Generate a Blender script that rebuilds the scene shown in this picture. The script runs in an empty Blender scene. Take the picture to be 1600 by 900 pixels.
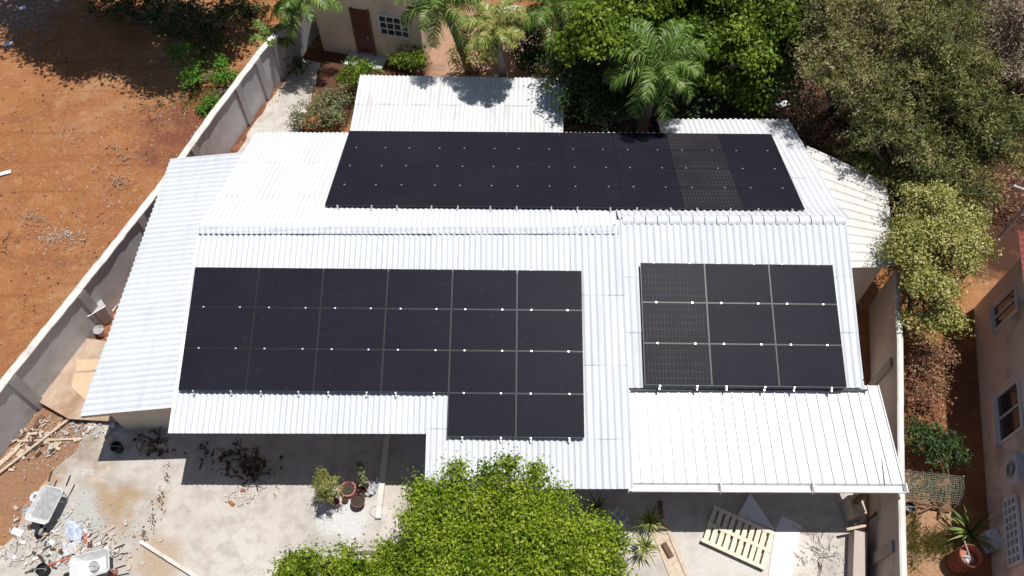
import bpy, math, random
import numpy as np
from mathutils import Vector, Matrix
random.seed(7); rng = np.random.default_rng(11)
S = bpy.context.scene; COL = S.collection
rad = math.radians
# ---------------- camera, sky, sun, exposure ----------------
F, PIT, H = 1300.0, rad(58.2), 23.0
cam = bpy.data.objects.new('camera', bpy.data.cameras.new('camera')); COL.objects.link(cam)
cam.location = (0, 0, H); cam.rotation_euler = (math.pi/2-PIT, 0, 0)
cam.data.sensor_width = 36; cam.data.lens = F/1600*36; cam.data.clip_end = 2000; cam.data.clip_start = .1
S.camera = cam
SUN = Vector((.20, .125, 1)).normalized()
w = bpy.data.worlds.new('World'); S.world = w; w.use_nodes = True
nt = w.node_tree; sky = nt.nodes.new('ShaderNodeTexSky'); sky.sky_type = 'NISHITA'; sky.sun_disc = False
sky.sun_elevation = math.asin(SUN.z); sky.sun_rotation = math.atan2(SUN.x, SUN.y)
nt.links.new(sky.outputs[0], nt.nodes['Background'].inputs[0]); nt.nodes['Background'].inputs[1].default_value = .06
sl = bpy.data.lights.new('sun', 'SUN'); sl.energy = 4.6; sl.angle = rad(.5); sl.color = (1, .965, .91)
so = bpy.data.objects.new('sun', sl); COL.objects.link(so); so.location = (4, 4, 30)
so.rotation_euler = SUN.to_track_quat('Z', 'Y').to_euler()
S.view_settings.view_transform = 'Standard'; S.view_settings.look = 'None'
S.view_settings.exposure = -.04; S.view_settings.gamma = 1
S.render.resolution_x = 1024; S.render.resolution_y = 576

# ---------------- survey helpers: real distances from the drone camera ----------------
sP, cP = math.sin(PIT), math.cos(PIT)
def ray(u, v):
    a, b = (u-800)/F, (450-v)/F
    return Vector((a, cP+b*sP, -sP+b*cP))
CAM = Vector((0, 0, H))
def G(u, v, z=0.0):
    d = ray(u, v); return CAM + d*((z-H)/d.z)
def PL(u, v, pl):      # plane (x0,y0,z0,sx,sy)
    x0, y0, z0, sx, sy = pl; d = ray(u, v)
    t = (z0 - H - sx*x0 - sy*y0)/(d.z - sx*d.x - sy*d.y); return CAM + d*t
def off(pl, h): return (pl[0], pl[1], pl[2]+h, pl[3], pl[4])
PF = (0, 10.66, 3.60, 0, .24)          # front slope of the left wing
PB = (0, 13.45, 4.27, 0, -.33)         # rear slope
PF2 = (0, 13.80, 4.335, 0, .24)         # front slope of the right wing
PMET = (0, 6.73, 2.49, 0, .24)        # white sheet-metal porch roof

# ---------------- materials ----------------
def lin(c):
    return tuple((x/255/12.92 if x <= 10 else ((x/255+.055)/1.055)**2.4) for x in c)
MATS = {}
class NT:
    def __init__(s, name):
        s.m = bpy.data.materials.new(name); s.m.use_nodes = True; s.t = s.m.node_tree
        s.b = s.t.nodes['Principled BSDF']; s.out = s.t.nodes['Material Output']; MATS[name] = s.m
    def n(s, ty, **k):
        q = s.t.nodes.new(ty)
        for a, b in k.items():
            if a.startswith('i_'):
                q.inputs[int(a[2:])].default_value = b
            else: setattr(q, a, b)
        return q
    def l(s, a, b): s.t.links.new(a, b)
    def coord(s, obj=True): return s.n('ShaderNodeTexCoord').outputs['Object' if obj else 'Generated']
    def noise(s, sc, det=4, rough=.55, co=None, dist=0):
        q = s.n('ShaderNodeTexNoise'); q.inputs['Scale'].default_value = sc; q.inputs['Detail'].default_value = det
        q.inputs['Roughness'].default_value = rough; q.inputs['Distortion'].default_value = dist
        s.l(co if co else s.coord(), q.inputs['Vector']); return q.outputs['Fac']
    def ramp(s, fac, stops):
        q = s.n('ShaderNodeValToRGB'); e = q.color_ramp.elements
        while len(e) < len(stops): e.new(.5)
        for i, (p, c) in enumerate(stops):
            e[i].position = p; e[i].color = (*c, 1) if len(c) == 3 else c
        s.l(fac, q.inputs[0]); return q.outputs[0]
    def mix(s, fac, a, b, mode='MIX'):
        q = s.n('ShaderNodeMix', data_type='RGBA', blend_type=mode)
        for k, val in ((0, fac), (6, a), (7, b)):
            if isinstance(val, (int, float)): q.inputs[k].default_value = val
            elif isinstance(val, tuple): q.inputs[k].default_value = (*val, 1)
            else: s.l(val, q.inputs[k])
        return q.outputs[2]
    def math(s, op, a, b=0.0):
        q = s.n('ShaderNodeMath', operation=op)
        for k, val in ((0, a), (1, b)):
            if isinstance(val, (int, float)): q.inputs[k].default_value = val
            else: s.l(val, q.inputs[k])
        return q.outputs[0]
    def bump(s, h, st=.3, d=.02):
        q = s.n('ShaderNodeBump'); q.inputs['Strength'].default_value = st; q.inputs['Distance'].default_value = d
        s.l(h, q.inputs['Height']); s.l(q.outputs[0], s.b.inputs['Normal'])
    def col(s, c):
        if isinstance(c, tuple): s.b.inputs['Base Color'].default_value = (*c, 1)
        else: s.l(c, s.b.inputs['Base Color'])
    def set(s, **k):
        for a, v in k.items(): s.b.inputs[a.replace('_', ' ')].default_value = v
        return s
def simple(name, c, r=.7, var=.15, sc=8, metal=0, bump=.0, bd=.01, dirt=None, dsc=1.5):
    m = NT(name); n = m.noise(sc)
    a = tuple(x*(1-var) for x in c); b = tuple(min(1, x*(1+var)) for x in c)
    cc = m.ramp(n, [(.3, a), (.7, b)])
    if dirt:
        d = m.ramp(m.noise(dsc, 6, .65), [(.5, (0, 0, 0)), (.68, (1, 1, 1))]); cc = m.mix(d, cc, dirt)
    m.col(cc); m.set(Roughness=r, Metallic=metal)
    if bump: m.bump(m.noise(sc*4), bump, bd)
    return m.m
# soil / ground
def mask_at(m, co, x, y, r, soft, nz):
    """noise-ragged disc in the ground plane"""
    sep = m.n('ShaderNodeSeparateXYZ'); m.l(co, sep.inputs[0])
    dx = m.math('SUBTRACT', sep.outputs[0], x); dy = m.math('SUBTRACT', sep.outputs[1], y)
    d = m.math('SQRT', m.math('ADD', m.math('MULTIPLY', dx, dx), m.math('MULTIPLY', dy, dy)))
    d = m.math('ADD', d, m.math('MULTIPLY', m.math('SUBTRACT', nz, .5), soft*7))
    q = m.n('ShaderNodeMapRange'); q.inputs[1].default_value = r+soft; q.inputs[2].default_value = r-soft
    m.l(d, q.inputs[0]); return q.outputs[0]
def make_soil():
    m = NT('red_soil'); co = m.coord()
    big = m.noise(.13, 5, .6, co, .8); mid = m.noise(.9, 6, .65, co); fine = m.noise(14, 5, .7, co)
    c = m.ramp(big, [(.36, lin((196, 136, 90))), (.5, lin((180, 120, 76))), (.64, lin((204, 158, 114)))])
    c = m.mix(m.ramp(mid, [(.42, (0, 0, 0)), (.7, (.75, .75, .75))]), c, lin((164, 106, 72)))
    c = m.mix(m.ramp(fine, [(.5, (0, 0, 0)), (.72, (.7, .7, .7))]), c, lin((204, 158, 122)))
    vo = m.n('ShaderNodeTexVoronoi'); vo.inputs['Scale'].default_value = 3.2; m.l(co, vo.inputs['Vector'])
    c = m.mix(m.ramp(vo.outputs['Distance'], [(.02, (.5, .5, .5)), (.07, (0, 0, 0))]), c, lin((206, 176, 148)))
    nz = m.noise(1.1, 6, .6, co)
    mp = m.n('ShaderNodeMapping'); mp.inputs['Rotation'].default_value = (0, 0, -.45); mp.inputs['Scale'].default_value = (.16, 2.2, 1); m.l(co, mp.inputs[0])
    c = m.mix(m.ramp(m.noise(1.0, 5, .6, mp.outputs[0], .6), [(.52, (0, 0, 0)), (.66, (.45, .45, .45))]), c, lin((140, 92, 64)))
    n3 = m.noise(2.6, 6, .7, co, .4)
    c = m.mix(m.ramp(n3, [(.55, (0, 0, 0)), (.66, (.55, .55, .55))]), c, lin((206, 162, 122)))
    c = m.mix(m.ramp(n3, [(.33, (.5, .5, .5)), (.42, (0, 0, 0))]), c, lin((134, 86, 58)))
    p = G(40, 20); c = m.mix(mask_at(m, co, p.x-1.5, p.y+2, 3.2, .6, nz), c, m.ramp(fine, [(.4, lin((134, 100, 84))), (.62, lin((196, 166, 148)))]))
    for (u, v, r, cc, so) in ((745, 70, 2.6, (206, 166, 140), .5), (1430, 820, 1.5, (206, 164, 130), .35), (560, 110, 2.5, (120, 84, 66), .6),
                              (1240, 260, 4.0, (84, 60, 50), .8), (1480, 120, 8.5, (62, 48, 36), .9), (1040, 90, 5.0, (56, 44, 34), .7), (1580,330,3.0,(96,66,54),.6), (1440, 590, 1.9, (158, 108, 82), .4), (60, 700, 2.3, (186, 142, 112), .6),(330,200,2.2,(150,96,74),.8)):  # darkest discs: littered soil with the tree canopy's shade put into its colour
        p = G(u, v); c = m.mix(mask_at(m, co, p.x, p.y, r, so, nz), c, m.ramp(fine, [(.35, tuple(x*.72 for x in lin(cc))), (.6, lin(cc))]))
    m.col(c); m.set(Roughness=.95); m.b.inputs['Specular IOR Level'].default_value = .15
    h = m.math('ADD', m.math('MULTIPLY', mid, 3), m.math('ADD', m.math('MULTIPLY', fine, .5), m.noise(45, 3, .7, co)))
    m.bump(m.math('ADD', h, m.math('MULTIPLY', n3, 2)), .9, .06); return m.m
def make_concrete():
    m = NT('worn_concrete'); co = m.coord(); nz = m.noise(1.3, 6, .6, co)
    big = m.noise(.35, 5, .6, co); fine = m.noise(22, 4, .7, co); mid = m.noise(2.5, 5, .6, co)
    c = m.ramp(big, [(.35, lin((176, 170, 163))), (.5, lin((194, 187, 180))), (.66, lin((205, 199, 192)))])
    c = m.mix(m.ramp(mid, [(.35, (.5, .5, .5)), (.55, (0, 0, 0))]), c, lin((152, 144, 135)))
    c = m.mix(m.ramp(fine, [(.55, (0, 0, 0)), (.75, (.5, .5, .5))]), c, lin((228, 222, 214)))
    for (u, v, r, cc, so) in ((40, 720, .9, (176, 140, 110), .6), (165, 790, .8, (172, 148, 120), .55), (15, 775, 1.0, (178, 130, 92), .35), (120,700,.7,(160,146,130),.4),
                              (250, 880, .7, (184, 164, 144), .4), (95, 830, 1.1, (186, 184, 180), .3), (30, 690, .9, (196, 160, 132), .5),
                              (535, 805, .7, (212, 211, 210), .15), (1230, 860, .8, (222, 214, 204), .3),(1135,865,1.0,(210,206,200),.5),(700,800,1.2,(190,176,160),.5)):
        p = G(u, v); c = m.mix(mask_at(m, co, p.x, p.y, r, so, nz), c, m.ramp(fine, [(.35, tuple(x*.8 for x in lin(cc))), (.62, lin(cc))]))
    vo = m.n('ShaderNodeTexVoronoi', feature='DISTANCE_TO_EDGE'); vo.inputs['Scale'].default_value = .28
    wn = m.n('ShaderNodeTexNoise'); wn.inputs['Scale'].default_value = 1.5; m.l(co, wn.inputs['Vector'])
    add = m.mix(.12, co, wn.outputs['Color'], 'ADD'); m.l(add, vo.inputs['Vector'])
    c = m.mix(m.ramp(vo.outputs['Distance'], [(.0, (.35, .35, .35)), (.004, (0, 0, 0))]), c, lin((120, 108, 98)))
    m.col(c); m.set(Roughness=.9); m.b.inputs['Specular IOR Level'].default_value = .2
    m.bump(m.math('ADD', fine, mid), .35, .02); return m.m
def make_white_sheet(name, base, dirtc, amt=.5, rough=.45, rust=0):
    m = NT(name); co = m.coord()
    at = m.n('ShaderNodeAttribute', attribute_name='rnd')
    d = tuple(x*.93 for x in base)
    c = m.mix(at.outputs['Fac'], base, d)
    st = m.n('ShaderNodeMapping'); st.inputs['Scale'].default_value = (5, .5, 1); m.l(co, st.inputs[0])
    n1 = m.noise(1.0, 5, .65, st.outputs[0])
    c = m.mix(m.ramp(n1, [(.5, (0, 0, 0)), (.72, (amt, amt, amt))]), c, dirtc)
    n2 = m.noise(2.2, 7, .7, co)
    c = m.mix(m.ramp(n2, [(.58, (0, 0, 0)), (.7, (amt*.6, amt*.6, amt*.6))]), c, dirtc)
    m.col(c); m.set(Roughness=rough); m.bump(m.noise(3, 3, .5, co), .15, .02); return m.m
def make_panel(name, grid, tint):
    m = NT(name); co = m.coord(); sep = m.n('ShaderNodeSeparateXYZ'); m.l(co, sep.inputs[0])
    def lines(ax, per, wdt):
        f = m.math('FRACT', m.math('DIVIDE', m.math('ADD', sep.outputs[ax], 10*per), per))
        d = m.math('MINIMUM', f, m.math('SUBTRACT', 1.0, f)); return m.math('LESS_THAN', d, wdt/per)
    g = m.math('MAXIMUM', lines(0, .0945, .0035), lines(1, .1835, .004))
    oi = m.n('ShaderNodeObjectInfo')
    n = m.noise(2.3, 4, .6, m.n('ShaderNodeTexCoord').outputs['Object'])
    geo = m.n('ShaderNodeNewGeometry'); wn = m.noise(.45, 3, .6, geo.outputs['Position'])
    base = m.mix(wn, tint, tuple(x*1.9 for x in tint))
    base = m.mix(m.math('MULTIPLY', oi.outputs['Random'], .5), base, tuple(x*1.45 for x in tint))
    nf = m.noise(9, 5, .7, geo.outputs['Position'])
    base = m.mix(m.ramp(nf, [(.6, (0, 0, 0)), (.78, (.28, .28, .28))]), base, lin((96, 96, 102)))
    gm = m.ramp(m.noise(.9, 3, .6, geo.outputs['Position']), [(.38, (.15, .15, .15)), (.62, (1, 1, 1))]); c = m.mix(m.math('MULTIPLY', m.math('MULTIPLY', g, gm), grid), base, lin((108, 96, 92)) if grid > .3 else lin((74, 70, 76)))
    m.col(c); m.set(Roughness=.38); m.b.inputs['Specular IOR Level'].default_value = .025
    m.bump(m.noise(1.2, 2, .5, geo.outputs['Position']), .03, .02); return m.m
def make_leaf(name, cols, trans=.3, rough=.5):
    m = NT(name); at = m.n('ShaderNodeAttribute', attribute_name='rnd')
    n = len(cols); c = m.ramp(at.outputs['Fac'], [((i+.5)/n, lin(x)) for i, x in enumerate(cols)])
    m.col(c); m.set(Roughness=rough); m.b.inputs['Specular IOR Level'].default_value = .3
    tr = m.n('ShaderNodeBsdfTranslucent'); m.l(m.mix(.5, c, c, 'MULTIPLY') if 0 else c, tr.inputs[0])
    mx = m.n('ShaderNodeMixShader'); mx.inputs[0].default_value = trans
    m.l(m.b.outputs[0], mx.inputs[1]); m.l(tr.outputs[0], mx.inputs[2]); m.l(mx.outputs[0], m.out.inputs[0]); return m.m
M = {}
M['soil'] = make_soil(); M['conc'] = make_concrete()
M['roof'] = make_white_sheet('white_corrugated', (.70, .725, .765), (.50, .52, .56), .45)
M['roof_clean'] = make_white_sheet('white_corrugated_rear', (.74, .755, .785), (.60, .62, .66), .3)
M['roof_cream'] = make_white_sheet('cream_corrugated', (.70, .68, .66), (.42, .38, .33), .4)
M['roof_ext'] = make_white_sheet('rear_annex_corrugated', (.74, .74, .755), (.5, .47, .44), .6)
M['metal_roof'] = make_white_sheet('white_sheet_metal', (.74, .745, .76), (.58, .60, .63), .3, .35)
M['panel'] = make_panel('dark_cells', .2, (.0125, .0125, .0190))
M['panel_grid'] = make_panel('gridded_cells', .7, (.0175, .017, .022))
M['panel_frame'] = simple('black_anodised', (.015, .015, .018), .4, .1)
M['alu'] = simple('aluminium', (.75, .75, .76), .35, .08, metal=.6)
M['ridge'] = simple('ridge_grey', (.62, .64, .68), .6, .08, 3)
M['cap'] = simple('wall_cap', (.72, .70, .66), .8, .12, 4, bump=.4, dirt=(.5, .46, .42), dsc=2)
M['blockwall'] = simple('grey_render', (.55, .55, .575), .9, .12, 1.2, bump=.3, dirt=(.43, .425, .44), dsc=.9)
M['blockwall_dark'] = simple('grey_render_pilaster', (.42, .405, .41), .9, .1, 1.5, bump=.3)  # shade on the pilaster sides is put into this darker render
M['rightwall'] = simple('pinkish_render', (.50, .42, .38), .9, .1, 1.2, bump=.3, dirt=(.33, .28, .25), dsc=.8)
M['rightwall_dark'] = simple('pinkish_render_darker', (.34, .28, .25), .9, .1, 1.2)  # dark shadow strips on the wall are put into the pilaster colour
M['cream'] = simple('cream_render', (.80, .67, .51), .85, .06, 1.4, bump=.2, dirt=(.5, .4, .31), dsc=.7)
M['peach'] = simple('peach_render', (.82, .69, .61), .85, .07, 1.2, bump=.2, dirt=(.4, .3, .24), dsc=.8)
M['house'] = simple('house_render', (.62, .56, .48), .85, .08, 1.5)
M['door'] = simple('brown_door', lin((88, 40, 30)), .5, .15, 6)
M['dark'] = simple('dark_void', (.02, .02, .022), .4, .2)
M['glass'] = simple('window_glass', (.03, .04, .045), .08, .2)
M['whitepaint'] = simple('white_paint', (.78, .78, .77), .5, .05)
M['wood'] = simple('weathered_wood', lin((198, 180, 160)), .8, .2, 12, bump=.3)
M['wood_dark'] = simple('dark_wood', lin((110, 84, 66)), .85, .3, 12, bump=.3)
M['pallet'] = simple('pallet_wood', lin((232, 218, 194)), .8, .18, 14, bump=.2)
M['ply'] = simple('plywood', lin((184, 162, 142)), .8, .12, 3, dirt=lin((160, 128, 100)), dsc=1.2)
M['ply_light'] = simple('new_plywood', lin((204, 180, 150)), .8, .06, 3)
M['ply_red'] = simple('reddish_board', lin((160, 126, 108)), .85, .2, 5)
M['steel'] = simple('grey_steel', (.5, .51, .53), .5, .15, 6, metal=0)
M['tray'] = simple('cement_covered_tray', (.66, .66, .65), .7, .12, 9, bump=.2)
M['rubble'] = simple('cement_rubble', (.52, .52, .52), .95, .3, 25, bump=1, bd=.03)
M['rubber'] = simple('black_rubber', (.02, .02, .02), .8, .2)
M['terra'] = simple('terracotta', lin((178, 92, 78)), .8, .15, 6)
M['pinkpot'] = simple('faded_red_plastic', lin((206, 120, 110)), .6, .1, 5)
M['brownpot'] = simple('brown_clay', lin((104, 66, 60)), .8, .15, 8)
M['potsoil'] = simple('potting_soil', (.06, .045, .035), .95, .4, 30, bump=1)
M['white_sheet'] = simple('white_board', (.74, .74, .76), .6, .05, 2)
M['blue_grey'] = simple('blue_grey_board', (.46, .47, .54), .7, .08, 2)
M['cloth'] = simple('pale_cloth', (.62, .63, .66), .95, .15, 8, bump=.6, bd=.02)
M['bluecloth'] = simple('blue_white_rag', (.5, .56, .68), .95, .35, 9, bump=.6, bd=.02)
M['redcloth'] = simple('rusty_red_pipe', lin((176, 104, 80)), .9, .2, 8)
M['brick'] = simple('red_brick', lin((160, 92, 70)), .9, .25, 9, bump=.5)
M['stone'] = simple('pale_stone', (.50, .45, .40), .95, .3, 20)
M['barrel'] = simple('rusty_orange_drum', lin((134, 84, 64)), .75, .25, 5, dirt=lin((96, 56, 44)), dsc=3)
M['barrel_in'] = simple('drum_inside', lin((176, 112, 90)), .8, .2, 6)
M['redtile'] = simple('red_roof_tile', lin((140, 74, 68)), .8, .2, 7)
M['bark'] = simple('bark', (.20, .155, .12), .95, .3, 10, bump=.8, bd=.03)
M['palmbark'] = simple('palm_bark', (.24, .20, .165), .95, .25, 12, bump=.8, bd=.03)
M['twig'] = simple('dry_twig', lin((176, 150, 128)), .9, .25, 12)
M['drytwig_dark'] = simple('dark_twig', lin((82, 62, 52)), .9, .25, 12)
M['net'] = simple('grey_net', lin((120, 122, 108)), .9, .2, 12)
M['tile_floor'] = simple('blue_grey_floor', (.46, .48, .52), .6, .06, 2)
M['bluetank'] = simple('dark_blue_tank', (.05, .06, .11), .4, .2)
L = {
 'lime': make_leaf('lime_leaves', [(48, 72, 14), (92, 120, 22), (134, 158, 34), (164, 182, 50), (196, 204, 96)], .35),
 'green': make_leaf('green_leaves', [(54, 76, 18), (88, 114, 28), (118, 144, 38), (146, 166, 58)], .3),
 'deep': make_leaf('deep_leaves', [(32, 50, 24), (48, 70, 34), (68, 92, 44), (94, 114, 66)], .2),
 'acacia': make_leaf('feathery_leaves', [(90, 94, 56), (122, 124, 70), (156, 150, 96), (188, 176, 136)], .3),
 'acacia_b': make_leaf('blue_green_feathery_leaves', [(58, 74, 36), (96, 106, 52), (136, 136, 74), (186, 174, 126)], .3),
 'yellow': make_leaf('yellow_green_leaves', [(74, 92, 36), (134, 140, 62), (176, 174, 92), (206, 200, 130), (218, 212, 166)], .3),
 'grey': make_leaf('dry_grey_leaves', [(104, 88, 72), (140, 122, 104), (168, 150, 134), (150, 140, 96)], .15),
 'brown': make_leaf('dry_brown_leaves', [(92, 62, 46), (134, 96, 72), (164, 124, 96), (176, 148, 116)], .15),
 'olive': make_leaf('silvery_leaves', [(74, 82, 48), (104, 112, 70), (136, 142, 100), (164, 168, 130)], .2),
 'palm': make_leaf('palm_leaflets', [(54, 84, 30), (84, 118, 44), (118, 148, 66), (158, 174, 104)], .3, .4),
 'palm_y': make_leaf('yellowing_palm_leaflets', [(96, 116, 44), (136, 148, 64), (172, 174, 98), (196, 186, 124)], .3, .35),
 'weed': make_leaf('bright_weeds', [(60, 104, 24), (84, 136, 34), (110, 164, 50)], .3),
 'grass': make_leaf('dry_grass', [(120, 128, 60), (150, 150, 84), (176, 160, 110)], .2),
 'shrub_y': make_leaf('pale_conifer', [(104, 112, 52), (140, 144, 74), (170, 168, 100)], .2),
}

# ---------------- object helpers ----------------
def wo(o):
    v = Vector((0, 0, 0))
    while o: v += o.location; o = o.parent
    return v
def tag(o, label=None, cat=None, group=None, kind=None):
    if label: o['label'] = label
    if cat: o['category'] = cat
    if group: o['group'] = group
    if kind: o['kind'] = kind
    return o
def thing(name, loc, label, cat, group=None):
    o = bpy.data.objects.new(name, None); COL.objects.link(o); o.location = loc; o.empty_display_size = .2
    return tag(o, label, cat, group)
def dup(o, parent=None, loc=None, rz=None):
    c = o.copy(); COL.objects.link(c); c.parent = parent
    if loc is not None: c.location = loc
    if rz is not None: c.rotation_euler = (0, 0, rz)
    for ch in [q for q in bpy.data.objects if q.parent == o]: dup(ch, c)
    return c
class MB:
    def __init__(s): s.v = []; s.f = []; s.a = []
    def add(s, vs, fs, at=None):
        n = len(s.v); s.v += [tuple(p) for p in vs]; s.f += [tuple(i+n for i in f) for f in fs]
        r = random.random() if at is None else at; s.a += [r]*len(fs); return s
    def box(s, c, d, rz=0, rot=None):
        R = rot if rot else Matrix.Rotation(rz, 3, 'Z'); c = Vector(c)
        vs = [c + R @ Vector((x*d[0]/2, y*d[1]/2, z*d[2]/2)) for x in (-1, 1) for y in (-1, 1) for z in (-1, 1)]
        return s.add(vs, [(0, 1, 3, 2), (4, 6, 7, 5), (0, 4, 5, 1), (2, 3, 7, 6), (0, 2, 6, 4), (1, 5, 7, 3)])
    def beam(s, a, b, wd, ht, up=Vector((0, 0, 1))):
        a, b = Vector(a), Vector(b); d = (b-a); ln = d.length; d.normalize()
        sd = d.cross(up)
        if sd.length < 1e-3: sd = d.cross(Vector((1, 0, 0)))
        sd.normalize(); u = sd.cross(d)
        R = Matrix((d, sd, u)).transposed(); return s.box((a+b)/2, (ln, wd, ht), rot=R)
    def tube(s, pts, rs, n=8, cap=True):
        pts = [Vector(p) for p in pts]
        if isinstance(rs, (int, float)): rs = [rs]*len(pts)
        vs = []; fs = []; ref = None
        for i, p in enumerate(pts):
            d = (pts[min(i+1, len(pts)-1)] - pts[max(i-1, 0)]).normalized()
            if ref is None: ref = d.orthogonal().normalized()
            x = (ref - d*ref.dot(d)).normalized(); ref = x; y = d.cross(x)
            for k in range(n):
                t = 2*math.pi*k/n; vs.append(p + (x*math.cos(t)+y*math.sin(t))*rs[i])
        for i in range(len(pts)-1):
            for k in range(n):
                fs.append((i*n+k, i*n+(k+1) % n, (i+1)*n+(k+1) % n, (i+1)*n+k))
        if cap: fs += [tuple(range(n))[::-1], tuple((len(pts)-1)*n+k for k in range(n))]
        return s.add(vs, fs)
    def lathe(s, c, prof, n=20, sx=1, sy=1):
        vs = []; fs = []
        for r, z in prof:
            for k in range(n):
                t = 2*math.pi*k/n; vs.append((c[0]+r*sx*math.cos(t), c[1]+r*sy*math.sin(t), c[2]+z))
        for i in range(len(prof)-1):
            for k in range(n): fs.append((i*n+k, i*n+(k+1) % n, (i+1)*n+(k+1) % n, (i+1)*n+k))
        return s.add(vs, fs)
    def prism(s, pts, z0, z1):
        n = len(pts); vs = [(p[0], p[1], z0) for p in pts]+[(p[0], p[1], z1) for p in pts]
        return s.add(vs, [tuple(range(n))[::-1], tuple(range(n, 2*n))]+[(i, (i+1) % n, (i+1) % n+n, i+n) for i in range(n)])
    def rock(s, c, r, sq=.6):
        vs = []; c = Vector(c); n = 6
        vs.append(c+Vector((0, 0, r*sq)))
        for j, (q, zz) in enumerate(((.75, .55), (1, 0))):
            for k in range(n):
                t = 2*math.pi*(k+.5*j)/n; e = r*q*random.uniform(.7, 1.2)
                vs.append(c+Vector((e*math.cos(t), e*math.sin(t), r*sq*zz*random.uniform(.8, 1.1)-(.02 if j else 0))))
        fs = [(0, 1+k, 1+(k+1) % n) for k in range(n)]+[(1+k, 1+n+k, 1+n+(k+1) % n, 1+(k+1) % n) for k in range(n)]
        return s.add(vs, fs)
    def build(s, name, mat, parent=None, smooth=False, loc=None, sol=0, bevel=0):
        o0 = wo(parent) if parent else Vector(loc if loc is not None else (0, 0, 0))
        me = bpy.data.meshes.new(name); me.from_pydata([(p[0]-o0.x, p[1]-o0.y, p[2]-o0.z) for p in s.v], [], s.f)
        me.materials.append(mat if not isinstance(mat, str) else M[mat])
        at = me.attributes.new('rnd', 'FLOAT', 'FACE'); at.data.foreach_set('value', np.array(s.a, dtype=np.float32))
        if smooth: me.shade_smooth()
        me.update(); o = bpy.data.objects.new(name, me); COL.objects.link(o)
        if parent: o.parent = parent
        else: o.location = o0
        if sol:
            q = o.modifiers.new('s', 'SOLIDIFY'); q.thickness = sol; q.offset = -1
        if bevel:
            q = o.modifiers.new('b', 'BEVEL'); q.width = bevel; q.segments = 2; q.limit_method = 'ANGLE'
        return o

def corr(mb, quad, pitch, amp, along='v', courses=(1,), seg=8, lift=.014, sheetw=.9, sag=0, prof='sin'):
    """corrugated sheet on quad A(top-left) B(top-right) C(bottom-right) D(bottom-left); ridges run along A->D ('v') or A->B ('h')"""
    A, B, C, D = [Vector(q) for q in quad]
    if along == 'h': A, B, C, D = A, D, C, B      # swap axes
    nrm = (B-A).cross(D-A).normalized()
    if nrm.z < 0: nrm = -nrm
    wv = max(2, round(((B-A).length+(C-D).length)/2/pitch)); nu = wv*seg
    t0 = 0.0
    per = max(1, round(sheetw/pitch))*seg
    for ci, t1 in enumerate(courses):
        rows = 5; vs = []; fs = []; te = min(1, t1)
        hh = lift*(len(courses)-1-ci)
        for j in range(rows+1):
            tt = t0+(te-t0)*j/rows
            if j == rows and ci < len(courses)-1: tt += .006
            for i in range(nu+1):
                s_ = i/nu; top = A.lerp(B, s_); bot = D.lerp(C, s_); p = top.lerp(bot, tt)
                ph = 2*math.pi*i/seg
                h = amp*math.cos(ph) if prof == 'sin' else amp*(1 if (i % seg) < seg*.3 else -1)
                jit = .004*math.sin(i/per*5.1+tt*4+ci*3)+.005*math.sin(i/nu*23+tt*9)
                vs.append(p+nrm*(h+hh+jit))
        for j in range(rows):
            for i in range(nu): fs.append((j*(nu+1)+i, j*(nu+1)+i+1, (j+1)*(nu+1)+i+1, (j+1)*(nu+1)+i))
        n = len(mb.v); mb.v += [tuple(p) for p in vs]; mb.f += [tuple(k+n for k in f) for f in fs]
        tab = [random.random() for _ in range(nu//per+2)]
        mb.a += [tab[(k % nu)//per]*.9 for k in range(len(fs))]
        t0 = te
    return mb

# ---------------- foliage ----------------
def quads_obj(name, V, A, mat, parent=None, loc=None):
    """V: (n,4,3) world coords"""
    n = len(V); o0 = wo(parent) if parent else Vector(loc if loc is not None else (0, 0, 0))
    co = (V.reshape(-1, 3) - np.array(o0)).astype(np.float32)
    me = bpy.data.meshes.new(name); me.vertices.add(n*4); me.vertices.foreach_set('co', co.ravel())
    me.loops.add(n*4); me.loops.foreach_set('vertex_index', np.arange(n*4, dtype=np.int32))
    me.polygons.add(n); me.polygons.foreach_set('loop_start', np.arange(0, n*4, 4, dtype=np.int32))
    me.polygons.foreach_set('loop_total', np.full(n, 4, dtype=np.int32))
    me.update(calc_edges=True)
    at = me.attributes.new('rnd', 'FLOAT', 'FACE'); at.data.foreach_set('value', A.astype(np.float32))
    me.materials.append(mat); o = bpy.data.objects.new(name, me); COL.objects.link(o)
    if parent: o.parent = parent
    else: o.location = o0
    return o
def unit(a): return a/np.maximum(np.linalg.norm(a, axis=-1, keepdims=True), 1e-9)
def leaves(P, Nrm, size, aspect=.5):
    n = len(P); d = unit(rng.normal(size=(n, 3)))
    nn = unit(Nrm+rng.normal(size=(n, 3))*.55)
    t = unit(np.cross(nn, d)); b = np.cross(nn, t)
    s = (size*rng.uniform(.6, 1.35, n))[:, None]
    return np.stack([P-t*s*.5, P+b*s*aspect*.5+nn*s*.06, P+t*s*.5, P-b*s*aspect*.5+nn*s*.06], 1)
def split(clumps, n, f=.46, zj=.25):
    out = []
    for c, q in clumps:
        if min(q[0], q[1]) < .45: out.append((c, q)); continue
        for i in range(n):
            a = i*2.39996+c[0]; rr = math.sqrt((i+.5)/n)*.72
            out.append(((c[0]+q[0]*rr*math.cos(a), c[1]+q[1]*rr*math.sin(a), c[2]+q[2]*((1-rr*rr)*.55+random.uniform(-zj, zj))),
                        tuple(x*f*random.uniform(.85, 1.2) for x in q)))
    return out
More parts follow.
